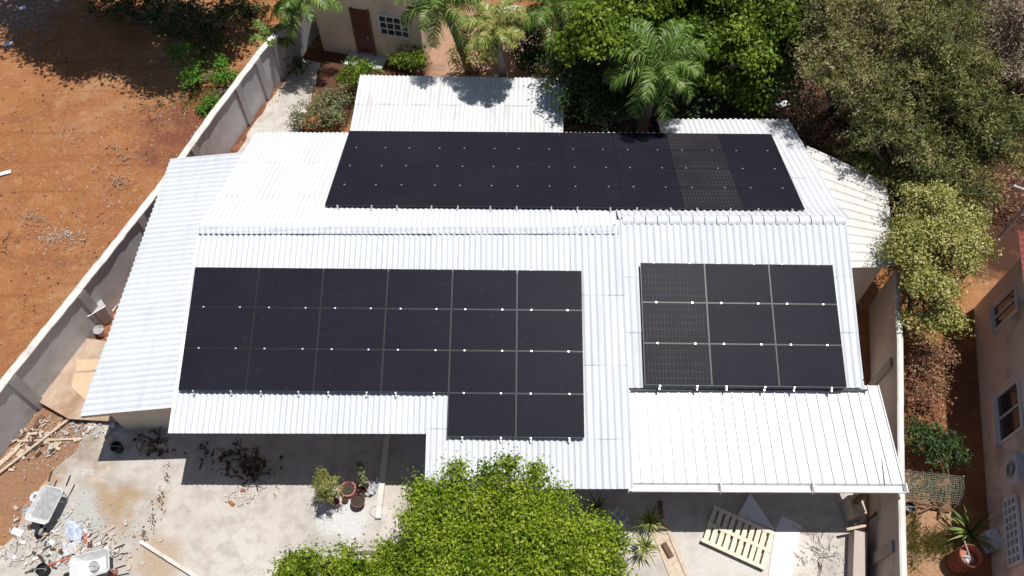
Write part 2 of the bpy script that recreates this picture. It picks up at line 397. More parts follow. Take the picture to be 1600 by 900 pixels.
def cloud(clumps, dens, size, sub=.28, aspect=.5, spray=0, subdens=5.0, top=True, fill=.35, drop=0.0):
    """clumps: (center, (rx,ry,rz)) -> leaf quads gathered in small twigs-worth bunches near each clump's surface"""
    out = []; att = []; cents = []
    for c, r in clumps:
        c = np.array(c); r = np.array(r, float)
        area = 4*math.pi*((r[0]*r[1])**1.6/3+(r[0]*r[2])**1.6/3+(r[1]*r[2])**1.6/3)**(1/1.6)
        ns = max(9, int(area*subdens*.75)); d = unit(rng.normal(size=(ns, 3)))
        if top: d[:, 2] = np.where(d[:, 2] < -.25, -d[:, 2], d[:, 2])
        # ragged outline: low frequency wobble of the radius
        wob = 1+.16*np.sin(d[:, 0]*5+c[0]*3)*np.cos(d[:, 1]*6+c[1])+.1*np.sin(d[:, 2]*9+d[:, 0]*7)
        rr = np.where(rng.random(ns) < fill, rng.uniform(.35, .85, ns), rng.uniform(.84, 1.1, ns))*wob
        sc = c+d*r*rr[:, None]
        if drop > 0: keep = rng.random(ns) > drop; keep[:2] = True; sc, d = sc[keep], d[keep]; ns = len(sc)
        cents.append(sc)
        k = max(4, int(dens)); tone = rng.random(ns)
        sd = unit(d*np.array([1, 1, .5])+rng.normal(size=(ns, 3))*.6)
        g = rng.normal(size=(ns, k, 3))*sub*np.array([1, 1, .6])*rng.uniform(.6, 1.25, (ns, 1, 1))
        P = sc[:, None, :]+g
        if spray: P = sc[:, None, :]+g*.35+sd[:, None, :]*rng.uniform(-1, 1, (ns, k, 1))*spray
        Nn = unit(unit(g)+d[:, None, :]*.8+np.array([0, 0, .9]))
        a = np.clip(.5*rng.random((ns, k))+.5*tone[:, None], 0, .999)
        out.append(leaves(P.reshape(-1, 3), Nn.reshape(-1, 3), size, aspect)); att.append(a.ravel())
    return np.concatenate(out), np.concatenate(att), cents
def wobble(a, b, n=5, amt=.1):
    a, b = Vector(a), Vector(b); L_ = (b-a).length
    return [a.lerp(b, i/n)+Vector((random.uniform(-1, 1), random.uniform(-1, 1), random.uniform(-.5, .5)))*(amt*L_*(0 if i in (0, n) else 1)) for i in range(n+1)]
def tree(name, base, clumps, leaf, dens, size, label, cat='tree', tr=.14, group=None, limbs=6, bark='bark', sp=0, sf=.46, zj=.25, **k):
    if sp: clumps = split(clumps, sp, sf, zj)
    t = thing(name, base, label, cat, group); base = Vector(base)
    V, A, cents = cloud(clumps, dens, size, **k)
    mb = MB()
    top = Vector(np.mean([c[0] for c in clumps], 0)); fork = base.lerp(Vector((top.x, top.y, max(top.z*.55, .2))), .9)
    mb.tube(wobble(base, fork, 5, .04), [tr*(1-.09*i) for i in range(6)], 9)
    for ci, cs in enumerate(cents):
        cc = Vector(clumps[ci][0]); e = wobble(fork, cc, 4, .08)
        mb.tube(e, [tr*.55, tr*.48, tr*.4, tr*.3, tr*.2], 7)
        for q in range(limbs):
            e2 = Vector(cs[random.randrange(len(cs))]); mb.tube(wobble(e[random.randint(2, 4)], e2, 4, .1), [tr*.2, tr*.16, tr*.12, tr*.08, tr*.03], 5)
    mb.build('trunk', bark, t, smooth=True)
    quads_obj('crown', V, A, leaf, t); return t
def shrub(name, base, clumps, leaf, dens, size, label, cat='shrub', group=None, **k):
    t = thing(name, base, label, cat, group); V, A, cents = cloud(clumps, dens, size, **k); mb = MB()
    for cs in cents:
        for q in range(5): mb.tube(wobble(base, Vector(cs[random.randrange(len(cs))]), 3, .1), [.025, .02, .013, .006], 5)
    mb.build('stem', 'bark', t); quads_obj('foliage', V, A, leaf, t); return t
def frond(t, c, az, ln, el, droop, leaf, lw=.042, ll=.5, n=42):
    c = Vector(c); pts = []; p = c.copy(); e = el; st = 12
    for i in range(st+1):
        pts.append(p.copy()); p = p+Vector((math.cos(az)*math.cos(e), math.sin(az)*math.cos(e), math.sin(e)))*ln/st; e -= droop/st*(.5+i/st)
        az += random.uniform(-.03, .03)
    mb = MB(); mb.tube(pts, [.028*(1-.85*i/st) for i in range(st+1)], 5)
    for k in range(n):
        f = .14+.86*k/n; x = f*st; i = min(int(x), st-1); q = pts[i].lerp(pts[i+1], x-i); d = (pts[i+1]-pts[i]).normalized()
        sd0 = d.cross(Vector((0, 0, 1)))
        if sd0.length < .05: sd0 = Vector((1, 0, 0))
        sd0.normalize(); up = sd0.cross(d)
        l_ = ll*(math.sin(math.pi*min(1, f*.86+.12))**.6)*random.uniform(.8, 1.15)
        for sg in (-1, 1):
            dr = (sd0*sg*random.uniform(.75, 1)+d*random.uniform(.45, .8)+up*random.uniform(-.05, .3)).normalized()
            m_ = q+dr*l_*.5; e_ = q+dr*l_*.95+Vector((0, 0, -l_*random.uniform(.25, .6)))
            wv = d*lw*.5
            mb.add([q-wv*.6, q+wv*.6, m_+wv, m_-wv, e_], [(0, 1, 2, 3), (3, 2, 4)], random.random())
    return mb.build('frond', leaf, t)
def palm(base, crown, label, leaf, n=16, ln=2.4, tr=.13, ll=.5, group='palms behind the house'):
    t = thing('palm_tree', base, label, 'palm tree', group); b, c = Vector(base), Vector(crown)
    mid = b.lerp(c, .5)+Vector(((c.x-b.x)*-.12, (c.y-b.y)*-.12, 0))
    pts = [((1-s)**2)*b+2*s*(1-s)*mid+s*s*c for s in [i/14 for i in range(15)]]
    mb = MB(); mb.tube(pts, [tr*(1.25-.4*i/14)*(1+.05*(i % 2)) for i in range(15)], 10); mb.build('trunk', 'palmbark', t, smooth=True)
    for i in range(n):
        ring = i/n; frond(t, c+Vector((0, 0, .05)), i*2.39996+random.uniform(-.2, .2), ln*random.uniform(.8, 1.1), rad(68-75*ring), rad(random.uniform(65, 118)), leaf, ll=ll)
    return t
def blades(t, c, n, ln, leaf, lw=.05, name='leaf_blades', elev=(10, 70), droop=.4):
    mb = MB(); c = Vector(c)
    for i in range(n):
        az = random.uniform(0, 6.283); e = rad(random.uniform(*elev)); l_ = ln*random.uniform(.7, 1.1)
        d = Vector((math.cos(az)*math.cos(e), math.sin(az)*math.cos(e), math.sin(e))); sd = Vector((-math.sin(az), math.cos(az), 0))*lw/2
        m_ = c+d*l_*.5; e_ = c+d*l_+Vector((0, 0, -l_*droop*random.uniform(.4, 1)))
        mb.add([c-sd*.6, c+sd*.6, m_+sd, m_-sd, e_], [(0, 1, 2, 3), (3, 2, 4)], random.random())
    return mb.build(name, leaf, t)

# ======================= THE SETTING =======================
g = MB(); N = 60; vs = []; fs = []
ext = [-300, -120, -60] + list(np.linspace(-40, 40, 81)) + [60, 120, 300]; exy = [-300, -100, -40] + list(np.linspace(-20, 60, 81)) + [90, 150, 400]
for y in exy:
    for x in ext:
        lotL = 1 if x < -16 - (y-9)*-.3 else 0
        vs.append((x, y, -.012+(.0 if abs(x) > 40 else (.03*math.sin(x*1.3+y*.7)*math.sin(y*.9) - .03)*(1 if x < -15+max(0, (y-9)*.32) - 1 else 0))))
for j in range(len(exy)-1):
    for i in range(len(ext)-1): q = j*len(ext)+i; fs.append((q, q+1, q+len(ext)+1, q+len(ext)))
g.add(vs, fs); tag(g.build('ground', 'soil', smooth=True), kind='structure')
def sheet(name, px, mat, z, rag=.0, thick=0):
    pts = [G(u, v) for u, v in px]; out = []
    for i, a in enumerate(pts):
        b = pts[(i+1) % len(pts)]; n = max(1, int((b-a).length/.25)) if rag else 1
        for k in range(n):
            p = a.lerp(b, k/n); out.append((p.x+random.uniform(-rag, rag), p.y+random.uniform(-rag, rag)))
    mb = MB(); mb.add([(p[0], p[1], z) for p in out], [tuple(range(len(out)))])
    return tag(mb.build(name, mat), kind='structure')
sheet('concrete_yard', [(-200, 1050), (-30, 880), (25, 838), (38, 790), (75, 745), (118, 705), (140, 660), (170, 600), (300, 560), (900, 560), (1340, 560), (1352, 700), (1352, 1050)], 'conc', .004, .05)
sheet('porch_floor', [(628, 600), (960, 600), (960, 768), (628, 768)], 'tile_floor', .012)
sheet('side_path', [(372, 240), (392, 200), (470, 92), (500, 100), (485, 160), (455, 240)], 'conc', .004, .05)
sheet('slab', [(232, 790), (262, 728), (640, 715), (660, 1000), (190, 1000)], 'conc', .03)

# ======================= BOUNDARY WALLS =======================
def wall_run(name, label, top_px, zt, thick, wallmat, pil, inner, capw=.26, pmat='blockwall_dark', capmat='cap'):
    pts = [G(u, v, zt) for u, v in top_px]; b0 = pts[0].copy(); b0.z = 0
    t = thing(name, b0, label, 'wall')
    mb = MB(); cm = MB()
    for a, b in zip(pts[:-1], pts[1:]):
        a0, b_ = Vector((a.x, a.y, 0)), Vector((b.x, b.y, 0)); mb.beam(a0+Vector((0, 0, zt/2)), b_+Vector((0, 0, zt/2)), thick, zt)
    mb.build('wall_face', wallmat, t)
    # rounded white coping in lengths, a hand-made look
    d = pts[-1]-pts[0]
    for a, b in zip(pts[:-1], pts[1:]):
        n = max(2, int((b-a).length/.22)); dirv = (b-a).normalized(); sd = Vector((-dirv.y, dirv.x, 0))
        prof = [(-capw/2, 0), (-capw/2, .045), (-capw*.25, .075), (capw*.25, .075), (capw/2, .045), (capw/2, 0)]; m_ = 6; vsx = []; jz = 0
        for k in range(n+1):
            p = a.lerp(b, k/n); jz = random.uniform(-.008, .02) if k % 5 == 0 else jz; j1, j2 = random.uniform(-.012, .012)*(capw > .2), random.uniform(-.012, .012)*(capw > .2)
            vsx += [p+sd*(x+(j1 if x < 0 else j2))+Vector((0, 0, .004+z+jz)) for x, z in prof]
        cm.add(vsx, [(k*m_+i, k*m_+(i+1) % m_, (k+1)*m_+(i+1) % m_, (k+1)*m_+i) for k in range(n) for i in range(m_)]+[tuple(range(m_))[::-1], tuple(range(n*m_, n*m_+m_))])
    cm.build('coping', capmat, t)
    for (u, v) in pil:
        p = G(u, v, zt); pm = MB(); seg = min(zip(pts[:-1], pts[1:]), key=lambda s_: ((s_[0]+s_[1])/2-p).length)
        dirv = (seg[1]-seg[0]).normalized(); sd = Vector((-dirv.y, dirv.x, 0))*inner
        s_ = (p-seg[0]).dot(dirv); p = seg[0]+dirv*s_
        ph_ = zt-(.3 if pmat.startswith('right') else .03); pm.box((p.x+sd.x*(thick/2+.03), p.y+sd.y*(thick/2+.03), ph_/2), (.30, .08, ph_), rz=math.atan2(dirv.y, dirv.x))
        pm.build('pilaster', pmat, t)
    return t
wall_run('boundary_wall', 'grey rendered boundary wall with pale coping beside the red soil lot', [(-120, 752), (5, 600), (125, 452), (246, 300), (336, 175), (402, 88), (470, 8), (520, -60)], 1.85, .11, 'blockwall',
         [(14, 590), (122, 456), (214, 338), (298, 228), (368, 134), (398, 93), (424, 62), (448, 35)], -1, capw=.235)
wall_run('boundary_wall', 'pinkish boundary wall with narrow white coping along the right side alley', [(1400, 425), (1405, 530), (1407, 760), (1411, 905), (1414, 1050)], 2.05, .14, 'rightwall',
         [(1405, 560), (1407, 700), (1409, 850)], -1, capw=.17, pmat='rightwall_dark')

# ======================= MAIN HOUSE =======================
house = thing('house', (0, 13.0, 0), 'white roofed house covered in dark solar panels, seen from above', 'house')
mb = MB()
def gable(mb, x0, x1, prof):
    n = len(prof); vs = [(x, y, z) for x in (x0, x1) for y, z in prof]
    mb.add(vs, [tuple(range(n)), tuple(range(n, 2*n))[::-1]]+[(i, i+n, (i+1) % n+n, (i+1) % n) for i in range(n)])
gable(mb, -8.35, 1.9, [(9.75, 0), (9.75, 3.22), (13.4, 4.1), (18.1, 2.55), (18.1, 0)])
gable(mb, 1.9, 8.95, [(9.9, 0), (9.9, 3.1), (13.8, 4.05), (18.3, 2.5), (18.3, 0)])
mb.build('wall', 'house', house)
mb = MB(); mb.prism([(-11.35, 9.34), (-8.36, 9.34), (-8.36, 17.2), (-10.75, 17.2)], 0, 2.38); mb.build('side_room_wall', 'house', house)
pa, pb = G(560, 118, 2.3), G(878, 122, 2.3)
mb = MB(); mb.prism([(pa.x+.15, 18.15), (pb.x-.15, 18.15), (pb.x-.15, pb.y-.25), (pa.x+.15, pa.y-.25)], 0, 2.15); mb.build('annex_wall', 'house', house)
# rear slope: left piece, middle notch edge, right piece
FU = .12   # rear sheets run over the ridge
def yat(pl, v, u=800): return PL(u, v, pl)
rb = MB()
A_ = PL(400, 209, PB); B_ = PL(547, 206, PB); C_ = PL(880, 209, PB); D_ = PL(1026, 210, PB)
E1, E2 = PL(1026, 187, PB), PL(1231, 188, PB)
def onB(x, y): return Vector((x, y, PB[2]+PB[4]*(y-PB[1])))
rl = PL(310, 358, PB); rm = PL(968, 368, PB); rr0 = PL(972, 341, PB); rr = PL(1323, 344, PB)
yr = 13.50
ridge_l = Vector((rl.x, yr, PB[2]+.035)); xs = rm.x
backy = 18.62
corr(rb, [onB(A_.x, backy+.02), onB(xs, backy), Vector((xs, yr-.03, onB(0, yr-.03).z+.03)), Vector((rl.x, yr, onB(0, yr).z+.03))], .15, .015, courses=(.34, .68, 1), lift=.008)
# lateral seam then right rear piece (eave runs further back)
xr0 = xs+.01; ye = E1.y; xe = E1.x
corr(rb, [onB(xr0, backy), onB(xe-.02, backy), onB(xe-.02, 14.6), onB(xr0, 14.6)], .18, .024, courses=(.5, 1))
corr(rb, [onB(xe, ye), onB(E2.x, E2.y), onB(rr.x, 14.6), onB(xe, 14.6)], .18, .024, courses=(.35, .7, 1))
corr(rb, [onB(xr0, 14.66)+Vector((0, 0, -.02)), onB(rr.x, 14.66)+Vector((0, 0, -.02)), Vector((rr.x, 13.82, 4.33)), Vector((xr0, 13.82, 4.33))], .18, .024)
rb.build('rear_roof_sheet', 'roof_clean', house, sol=.008)
# front slope, left wing, stepped eave
rf = MB(); def_z = lambda y: PF[2]+PF[4]*(y-PF[1])
def onF(x, y, pl=PF): return Vector((x, y, pl[2]+pl[4]*(y-pl[1])))
a1, a2 = PL(310, 362, PF), PL(968, 362, PF); e1, e2 = PL(263, 677, PF), PL(666, 678, PF); e3, e4 = PL(667, 764, PF), PL(979, 764, PF)
xm = e2.x
corr(rf, [onF(a1.x, 13.52), onF(xm, 13.52), onF(xm, e2.y), onF(e1.x, e1.y)], .15, .022, courses=(.52, 1))
corr(rf, [onF(xm+.002, 13.52), onF(1.62, 13.52), onF(1.62, e3.y), onF(xm+.002, e3.y)], .15, .022, courses=(.40, .78, 1))
corr(rf, [onF(1.60, 13.62), onF(3.04, 13.62), onF(3.04, e4.y), onF(1.60, e4.y)], .18, .026, courses=(.28, .55, .82, 1), lift=.012)
rf.build('front_roof_sheet', 'roof', house, sol=.008)
rf = MB(); b1, b2 = PL(972, 344, PF2), PL(1322, 346, PF2); c1, c2 = PL(975, 606, PF2), PL(1350, 606, PF2)
corr(rf, [onF(2.86, 13.80, PF2), onF(b2.x, 13.80, PF2), c2, onF(2.86, c2.y, PF2)], .18, .026, courses=(.35, .68, 1), lift=.012)
rf.build('front_roof_sheet', 'roof', house, sol=.008)
# ridge flashing left: scalloped strip over the front sheets
rc = MB(); corr(rc, [Vector((rl.x-.02, yr+.05, onF(0, yr+.05).z+.075)), Vector((xs, yr+.03, onF(0, yr).z+.075)), Vector((xs, yr-.16, onF(0, yr-.16).z+.07)), Vector((rl.x-.02, yr-.16, onF(0, yr-.16).z+.07))], .15, .022)
rc.build('ridge_cap', 'ridge', house, sol=.008)
# ridge right: half round tiles
rc = MB(); n = 19
for i in range(n):
    x0 = b1.x+(b2.x-b1.x)*i/n; x1 = b1.x+(b2.x-b1.x)*(i+1)/n
    vs = []; k = 9
    for x, r in ((x0, .17), (x1-.02, .15)):
        for j in range(k):
            t = math.pi*j/(k-1); vs.append((x, 13.80+r*math.cos(t), 4.30+.11*math.sin(t)+(.008 if r > .16 else 0)))
    rc.add(vs, [(j, j+1, j+1+k, j+k) for j in range(k-1)])
rc.build('ridge_tiles', 'ridge', house, smooth=False, sol=.012)
# metal porch roof
t1, t2 = PL(977, 606, PMET), PL(1372, 607, PMET); m1, m2 = PL(985, 754, PMET), PL(1411, 756, PMET)
zt = lambda p: Vector((p.x, p.y, p.z))
mm = MB(); n = 24
t1 = Vector((t1.x, c1.y+.12, 2.49+.24*(c1.y+.12-6.73))); t2 = Vector((t2.x, t1.y, t1.z))
mm.add([t1, t2, m2, m1], [(0, 1, 2, 3)], .3)
for i in range(n+1):
    a, b = t1.lerp(t2, i/n), m1.lerp(m2, i/n); mm.beam(a+Vector((0, 0, .018)), b+Vector((0, 0, .018)), .022, .036)
mm.build('porch_metal_roof', 'metal_roof', house, sol=.01)
gm = MB()   # gutter: open trough
ga, gb = m1+Vector((-.06, -.10, -.055)), m2+Vector((.06, -.10, -.055))
prof = [(.09, .05), (.085, -.04), (.03, -.075), (-.05, -.075), (-.10, -.03), (-.105, .05), (-.125, .05), (-.12, -.04), (-.06, -.095), (.04, -.095), (.105, -.05), (.11, .05)]
vs = [Vector((e.x, e.y+p[0], e.z+p[1])) for e in (ga, gb) for p in prof]; k = len(prof)
gm.add(vs, [(i, (i+1) % k, (i+1) % k+k, i+k) for i in range(k)]+[tuple(range(k)), tuple(range(k, 2*k))[::-1]])
for i in range(4):
    p = ga.lerp(gb, i/3.0); gm.box((p.x, p.y-.01, p.z+.0), (.03, .25, .2))
gm.build('gutter', 'whitepaint', house, bevel=.004)
mm = MB(); mm.box(((t1.x+t2.x)/2-.1, t1.y-.16, t1.z+.06), ((t2.x-t1.x)*.93, .035, .05)); mm.build('gutter_bracket_bar', 'panel_frame', house)  # dark bar stands in for the shadow line under the roof overhang
# left lean-to, ridges run across
PLN = (-11.4, 8.7, 2.52, .12, 0)
q1, q2, q3, q4 = PL(266, 249, PLN), PL(384, 238, PLN), PL(266, 637, PLN), PL(124, 651, PLN)
q2.x = -8.45; q3.x = -8.7
for q in (q2, q3): q.z = PLN[2]+PLN[3]*(q.x-PLN[0])
lm = MB(); corr(lm, [q1, q2, q3, q4], .18, .024, along='h', courses=(1,)); lm.build('lean_to_roof', 'roof', house, sol=.008)
fa = MB(); fa.beam(q4+Vector((.05, .03, -.07)), q3+Vector((0, .03, -.07)), .04, .10); fa.beam(q1+Vector((.06, 0, -.07)), q4+Vector((.06, 0, -.07)), .05, .08); fa.build('lean_to_beam', 'wood', house)
# right lean-to cream
PRN = (9.5, 15, 3.0, -.12, 0)
r1, r2, r3, r4 = PL(1235, 226, PRN), PL(1385, 285, PRN), PL(1402, 416, PRN), PL(1318, 418, PRN)
r1.x = 9.35; r4.x = 9.2; r1.y += .1
for q in (r1, r4): q.z = PRN[2]+PRN[3]*(q.x-PRN[0])-.1
lm = MB(); corr(lm, [r1, r2, r3, r4], .30, .016, along='h', courses=(1,), seg=10, prof='box'); lm.build('lean_to_roof', 'roof_cream', house, sol=.008)
mb = MB(); mb.prism([(9.0, r4.y+.2), (r3.x-.25, r3.y+.2), (r2.x-.3, r2.y-.4), (9.0, r1.y-.4)], 0, 2.5); mb.build('side_room_wall', 'house', house)
# rear annex roof
PX = (0, 18.6, 2.42, 0, -.05)
x1_, x2_, x3_, x4_ = PL(563, 118, PX), PL(880, 123, PX), PL(880, 212, PX), PL(546, 210, PX)
lm = MB(); corr(lm, [x1_, x2_, x3_, x4_], .15, .02, courses=(.5, 1)); lm.build('annex_roof', 'roof_ext', house, sol=.008)
# timber purlin ends / porch posts
for (u, v, pl) in ((280, 690, None), (655, 690, None)): pass
for x, y, z in ((9.3, 6.95, 2.4),):
    pm = MB(); pm.box((x, y, z/2), (.12, .12, z)); pm.build('post', 'wood_dark', house)
pm = MB(); pm.beam((e1.x+.05, e1.y+.12, 2.86), (xm-.05, e1.y+.12, 2.86), .06, .12); pm.build('eave_beam', 'wood_dark', house)
cb = MB(); cb.tube([onF(9.15, 9.4, PF2)+Vector((0, 0, .05)), (9.22, 9.0, 3.0), (9.35, 8.2, 2.8), (9.42, 7.4, 2.66), (9.40, 6.8, 2.54)], .009, 5); cb.build('cable', 'rubber', house)

# ======================= SOLAR PANELS =======================
def make_panel_thing(wd, hd, glassmat):
    t = bpy.data.objects.new('solar_panel', None); COL.objects.link(t); t.empty_display_size = .2
    fm = MB(); fr = .010
    for sx in (-1, 1): fm.box((sx*(wd/2-fr/2), 0, 0), (fr, hd, .035))
    for sy in (-1, 1): fm.box((0, sy*(hd/2-fr/2), 0), (wd-2*fr-.001, fr, .035))
    fm.build('frame', 'panel_frame', t)
    gm = MB(); gm.box((0, 0, .006), (wd-2*fr-.002, hd-2*fr-.002, .014)); gm.build('cell_glass', glassmat, t)
    return t
def array(tl, tr, bl, nx, ny, cells, where, gridset, pl, gap=.02, clamp_f=(.22, .78)):
    P0, P1, P2 = PL(*tl, pl), PL(*tr, pl), PL(*bl, pl)
    ux = (P1-P0); W = ux.length; ux.normalize(); uy = (P2-P0); uy -= ux*uy.dot(ux); Hh = uy.length; uy.normalize()
    px, py = W/nx, Hh/ny; nrm = ux.cross(-uy).normalized()
    R = Matrix((ux, -uy, nrm)).transposed().to_euler()
    protos = {}
    rows = ['top', 'second', 'third', 'fourth']; cols = ['first', 'second', 'third', 'fourth', 'fifth', 'sixth', 'seventh', 'eighth']
    for (i, j) in cells:
        gm_ = (i, j) in gridset
        if gm_ not in protos: protos[gm_] = make_panel_thing(px-gap, py-gap, 'panel_grid' if gm_ else 'panel'); t = protos[gm_]
        else: t = dup(protos[gm_])
        t.location = P0+ux*(i+.5)*px+uy*(j+.5)*py; t.rotation_euler = R
        tag(t, '%s solar panel, %s row, %s from left in the %s' % ('black' if not gm_ else 'gridded black', rows[j], cols[i], where), 'solar panel', 'solar panels of the '+where)
    bpy.context.view_layer.update()
    # clamps on the lower edge of each panel (two per panel), children of that panel
    lowest = {i: max(j for (a, j) in cells if a == i) for i in range(nx)}
    for t in [o for o in bpy.data.objects if o.name.startswith('solar_panel') and o.get('group') == 'solar panels of the '+where]:
        rel = t.location-P0; j = int(rel.dot(uy)/py); i = int(rel.dot(ux)/px); end = lowest[i] == j
        for f in clamp_f:
            cm = MB(); x = (f-.5)*px+random.uniform(-.02, .02)
            cm.box((x, -py/2-(.012 if end else 0), .022), (.042, .038, .012)); cm.box((x, -py/2-(.02 if end else 0), -.01), (.035, .012, .05))
            if end: cm.box((x, -py/2-.04, -.05), (.022, .07, .015))
            o = cm.build('clamp', 'alu', None); o.parent = t
    # rails on short feet, running up the slope under the panels
    for i in range(nx):
        for f in clamp_f:
            a = P0+ux*(i+f)*px-uy*.03; b = P0+ux*(i+f)*px+uy*((lowest[i]+1)*py+.10)
            rm_ = MB(); rm_.beam(a-nrm*.055, b-nrm*.055, .035, .04, nrm)
            k = 0; Ln = (b-a).length
            while k*1.1+.15 < Ln:
                q = a+(b-a).normalized()*(k*1.1+.12); rm_.box(q-nrm*.09, (.03, .05, .05)); k += 1
            o = rm_.build('mounting_rail', 'alu', None, loc=a); 
            tag(o, 'aluminium mounting rail under the %s column of the %s, %s one' % (cols[i], where, 'left' if f < .5 else 'right'), 'rail', 'mounting rails under the solar panels')
    return P0, ux, uy, px, py
c18 = [(i, j) for j in range(3) for i in range(6)]+[(4, 3), (5, 3)]
array((305, 417.5), (909, 423), (280.5, 610), 6, 3, c18, 'front left array', set(), off(PF, .16), gap=.009)
array((1000, 410.5), (1301, 414), (1001, 602), 3, 3, [(i, j) for j in range(3) for i in range(3)], 'front right array', {(0, 0), (0, 1), (0, 2)}, off(PF2, .16), gap=.009)
array((546, 205), (1205, 210), (505, 321), 8, 4, [(i, j) for j in range(4) for i in range(8)], 'rear array', {(6, 0), (6, 1), (6, 2), (6, 3)}, off(PB, .14), gap=.004)

# ======================= OTHER BUILDINGS =======================
b0 = G(506, 79); b1_ = G(664, 103)
dv = (b1_-b0); WL = dv.length; dv.normalize(); bk = Vector((-dv.y, dv.x, 0))
bt = thing('back_building', b0, 'cream outbuilding with brown door behind the white roofed house', 'building')
mb = MB(); mb.prism([b0, b1_, b1_+bk*5, b0+bk*5], 0, 3.3); mb.build('wall', 'cream', bt)
mb = MB(); mb.prism([b0-dv*.1+bk*.0, b1_+dv*.1, b1_+dv*.1+bk*5.1, b0-dv*.1+bk*5.1], 3.304, 3.42); mb.build('roof', 'roof_ext', bt)
nb = -bk
def onwall(u, v, P, dirv):   # where the sight line meets the vertical wall through P along dirv
    d = ray(u, v); n_ = Vector((-dirv.y, dirv.x, 0)); t = (P-CAM).dot(n_)/d.dot(n_); return CAM+d*t
def wallpatch(px, P, dirv, out, th, name, mat, parent):
    pts = [onwall(u, v, P, dirv) for u, v in px]; s0 = min((p-P).dot(dirv) for p in pts); s1 = max((p-P).dot(dirv) for p in pts)
    z0 = min(p.z for p in pts); z1 = max(p.z for p in pts); mb = MB(); c = P+dirv*(s0+s1)/2+out*th/2; mb.box((c.x, c.y, (z0+z1)/2), (s1-s0, th, z1-z0), rz=math.atan2(dirv.y, dirv.x))
    return mb.build(name, mat, parent), s0, s1, z0, z1
d_, s0, s1, z0, z1 = wallpatch([(545, 12), (573, 16), (584, 83), (559, 77)], b0, dv, nb, .05, 'door', 'door', bt)
hm = MB(); p = b0+dv*(s0+(s1-s0)*.5)+nb*.06; 
s0 += .12
hm.box((b0+dv*(s1-.12)+nb*.08)[:2]+(1.1,), (.04, .05, .12)); hm.build('handle', 'steel', d_)
fm = MB()
for a in (s0-.05, s1+.03): q = b0+dv*a+nb*.035; fm.box((q.x, q.y, (z0+z1)/2), (.07, .08, z1-z0+.1), rz=math.atan2(dv.y, dv.x))
fm.build('door_frame', 'wood_dark', bt)
sm = MB(); q = b0+dv*(s0+s1)/2+nb*.35; sm.box((q.x, q.y, .08), (1.5, .7, .16), rz=math.atan2(dv.y, dv.x)); sm.build('step', 'blockwall', bt)
w_, s0, s1, z0, z1 = wallpatch([(592, 22), (637, 29), (639, 58), (596, 50)], b0, dv, nb, .03, 'window', 'glass', bt)
def bars(s0, s1, z0, z1, P, dirv, out, nv, nh, mat, parent, name='frame', w=.05, dpt=.07):
    fm = MB(); rz = math.atan2(dirv.y, dirv.x)
    for i in range(nv+1): q = P+dirv*(s0+(s1-s0)*i/nv)+out*.04; fm.box((q.x, q.y, (z0+z1)/2), (w if i in (0, nv) else w*.6, dpt, z1-z0+w), rz=rz)
    for i in range(nh+1):
        q = P+dirv*(s0+s1)/2+out*.043; fm.box((q.x, q.y, z0+(z1-z0)*i/nh), (s1-s0-w, dpt*.9, w*.9 if i in (0, nh) else w*.55), rz=rz)
    return fm.build(name, mat, parent)
bars(s0, s1, z0, z1, b0, dv, nb, 4, 3, 'whitepaint', w_, w=.06)
# right neighbour
n0 = G(1521, 482); n1 = G(1541, 765); dn = (n1-n0).normalized(); on_ = Vector((dn.y, -dn.x, 0))
if on_.x > 0: on_ = -on_
nbr = thing('neighbour_house', n0, 'peach rendered neighbour house at the right edge of the picture', 'house')
mb = MB(); far = n0+dn*14; mb.prism([n0, n0-on_*7, far-on_*7, far], 0, 3.5); mb.build('wall', 'peach', nbr)
rm2 = MB(); a = n0-dn*.35+on_*.38; b = n0+dn*14+on_*.38; 
zr = 3.58; back = -on_*4
A4 = [a+Vector((0, 0, zr)), b+Vector((0, 0, zr)), b+back+Vector((0, 0, zr+1.2)), a+back+Vector((0, 0, zr+1.2))]
corr(rm2, [A4[3], A4[2], A4[1], A4[0]], .22, .03, sheetw=.44)
rm2.build('tiled_roof', 'redtile', nbr, sol=.03)
def nwin(px, nv, nh, label=None):
    w_, s0, s1, z0, z1 = wallpatch(px, n0, dn, on_, .03, 'window', 'glass', nbr)
    bars(s0, s1, z0, z1, n0, dn, on_, nv, nh, 'whitepaint', w_, w=.05)
    sl_ = MB(); q = n0+dn*(s0+s1)/2+on_*.08; sl_.box((q.x, q.y, z0-.08), (s1-s0+.2, .16, .07), rz=math.atan2(dn.y, dn.x)); sl_.build('sill', 'peach', w_)
nwin([(1555, 482), (1587, 455), (1592, 483), (1560, 508)], 2, 1)
nwin([(1560, 622), (1590, 600), (1600, 668), (1568, 690)], 2, 1)
# breeze block grille
w_, s0, s1, z0, z1 = wallpatch([(1574, 795), (1586, 778), (1600, 868), (1586, 884)], n0, dn, on_, .03, 'vent_grille', 'dark', nbr)
gm = MB(); rz = math.atan2(dn.y, dn.x); nn_ = 8
for i in range(nn_+1): q = n0+dn*(s0+(s1-s0)*i/nn_)+on_*.06; gm.box((q.x, q.y, (z0+z1)/2), (.045, .08, z1-z0), rz=rz)
for i in range(4): q = n0+dn*(s0+s1)/2+on_*.064; gm.box((q.x, q.y, z0+(z1-z0)*i/3), (s1-s0+.045, .08, .045), rz=rz)
gm.build('lattice', 'whitepaint', w_)
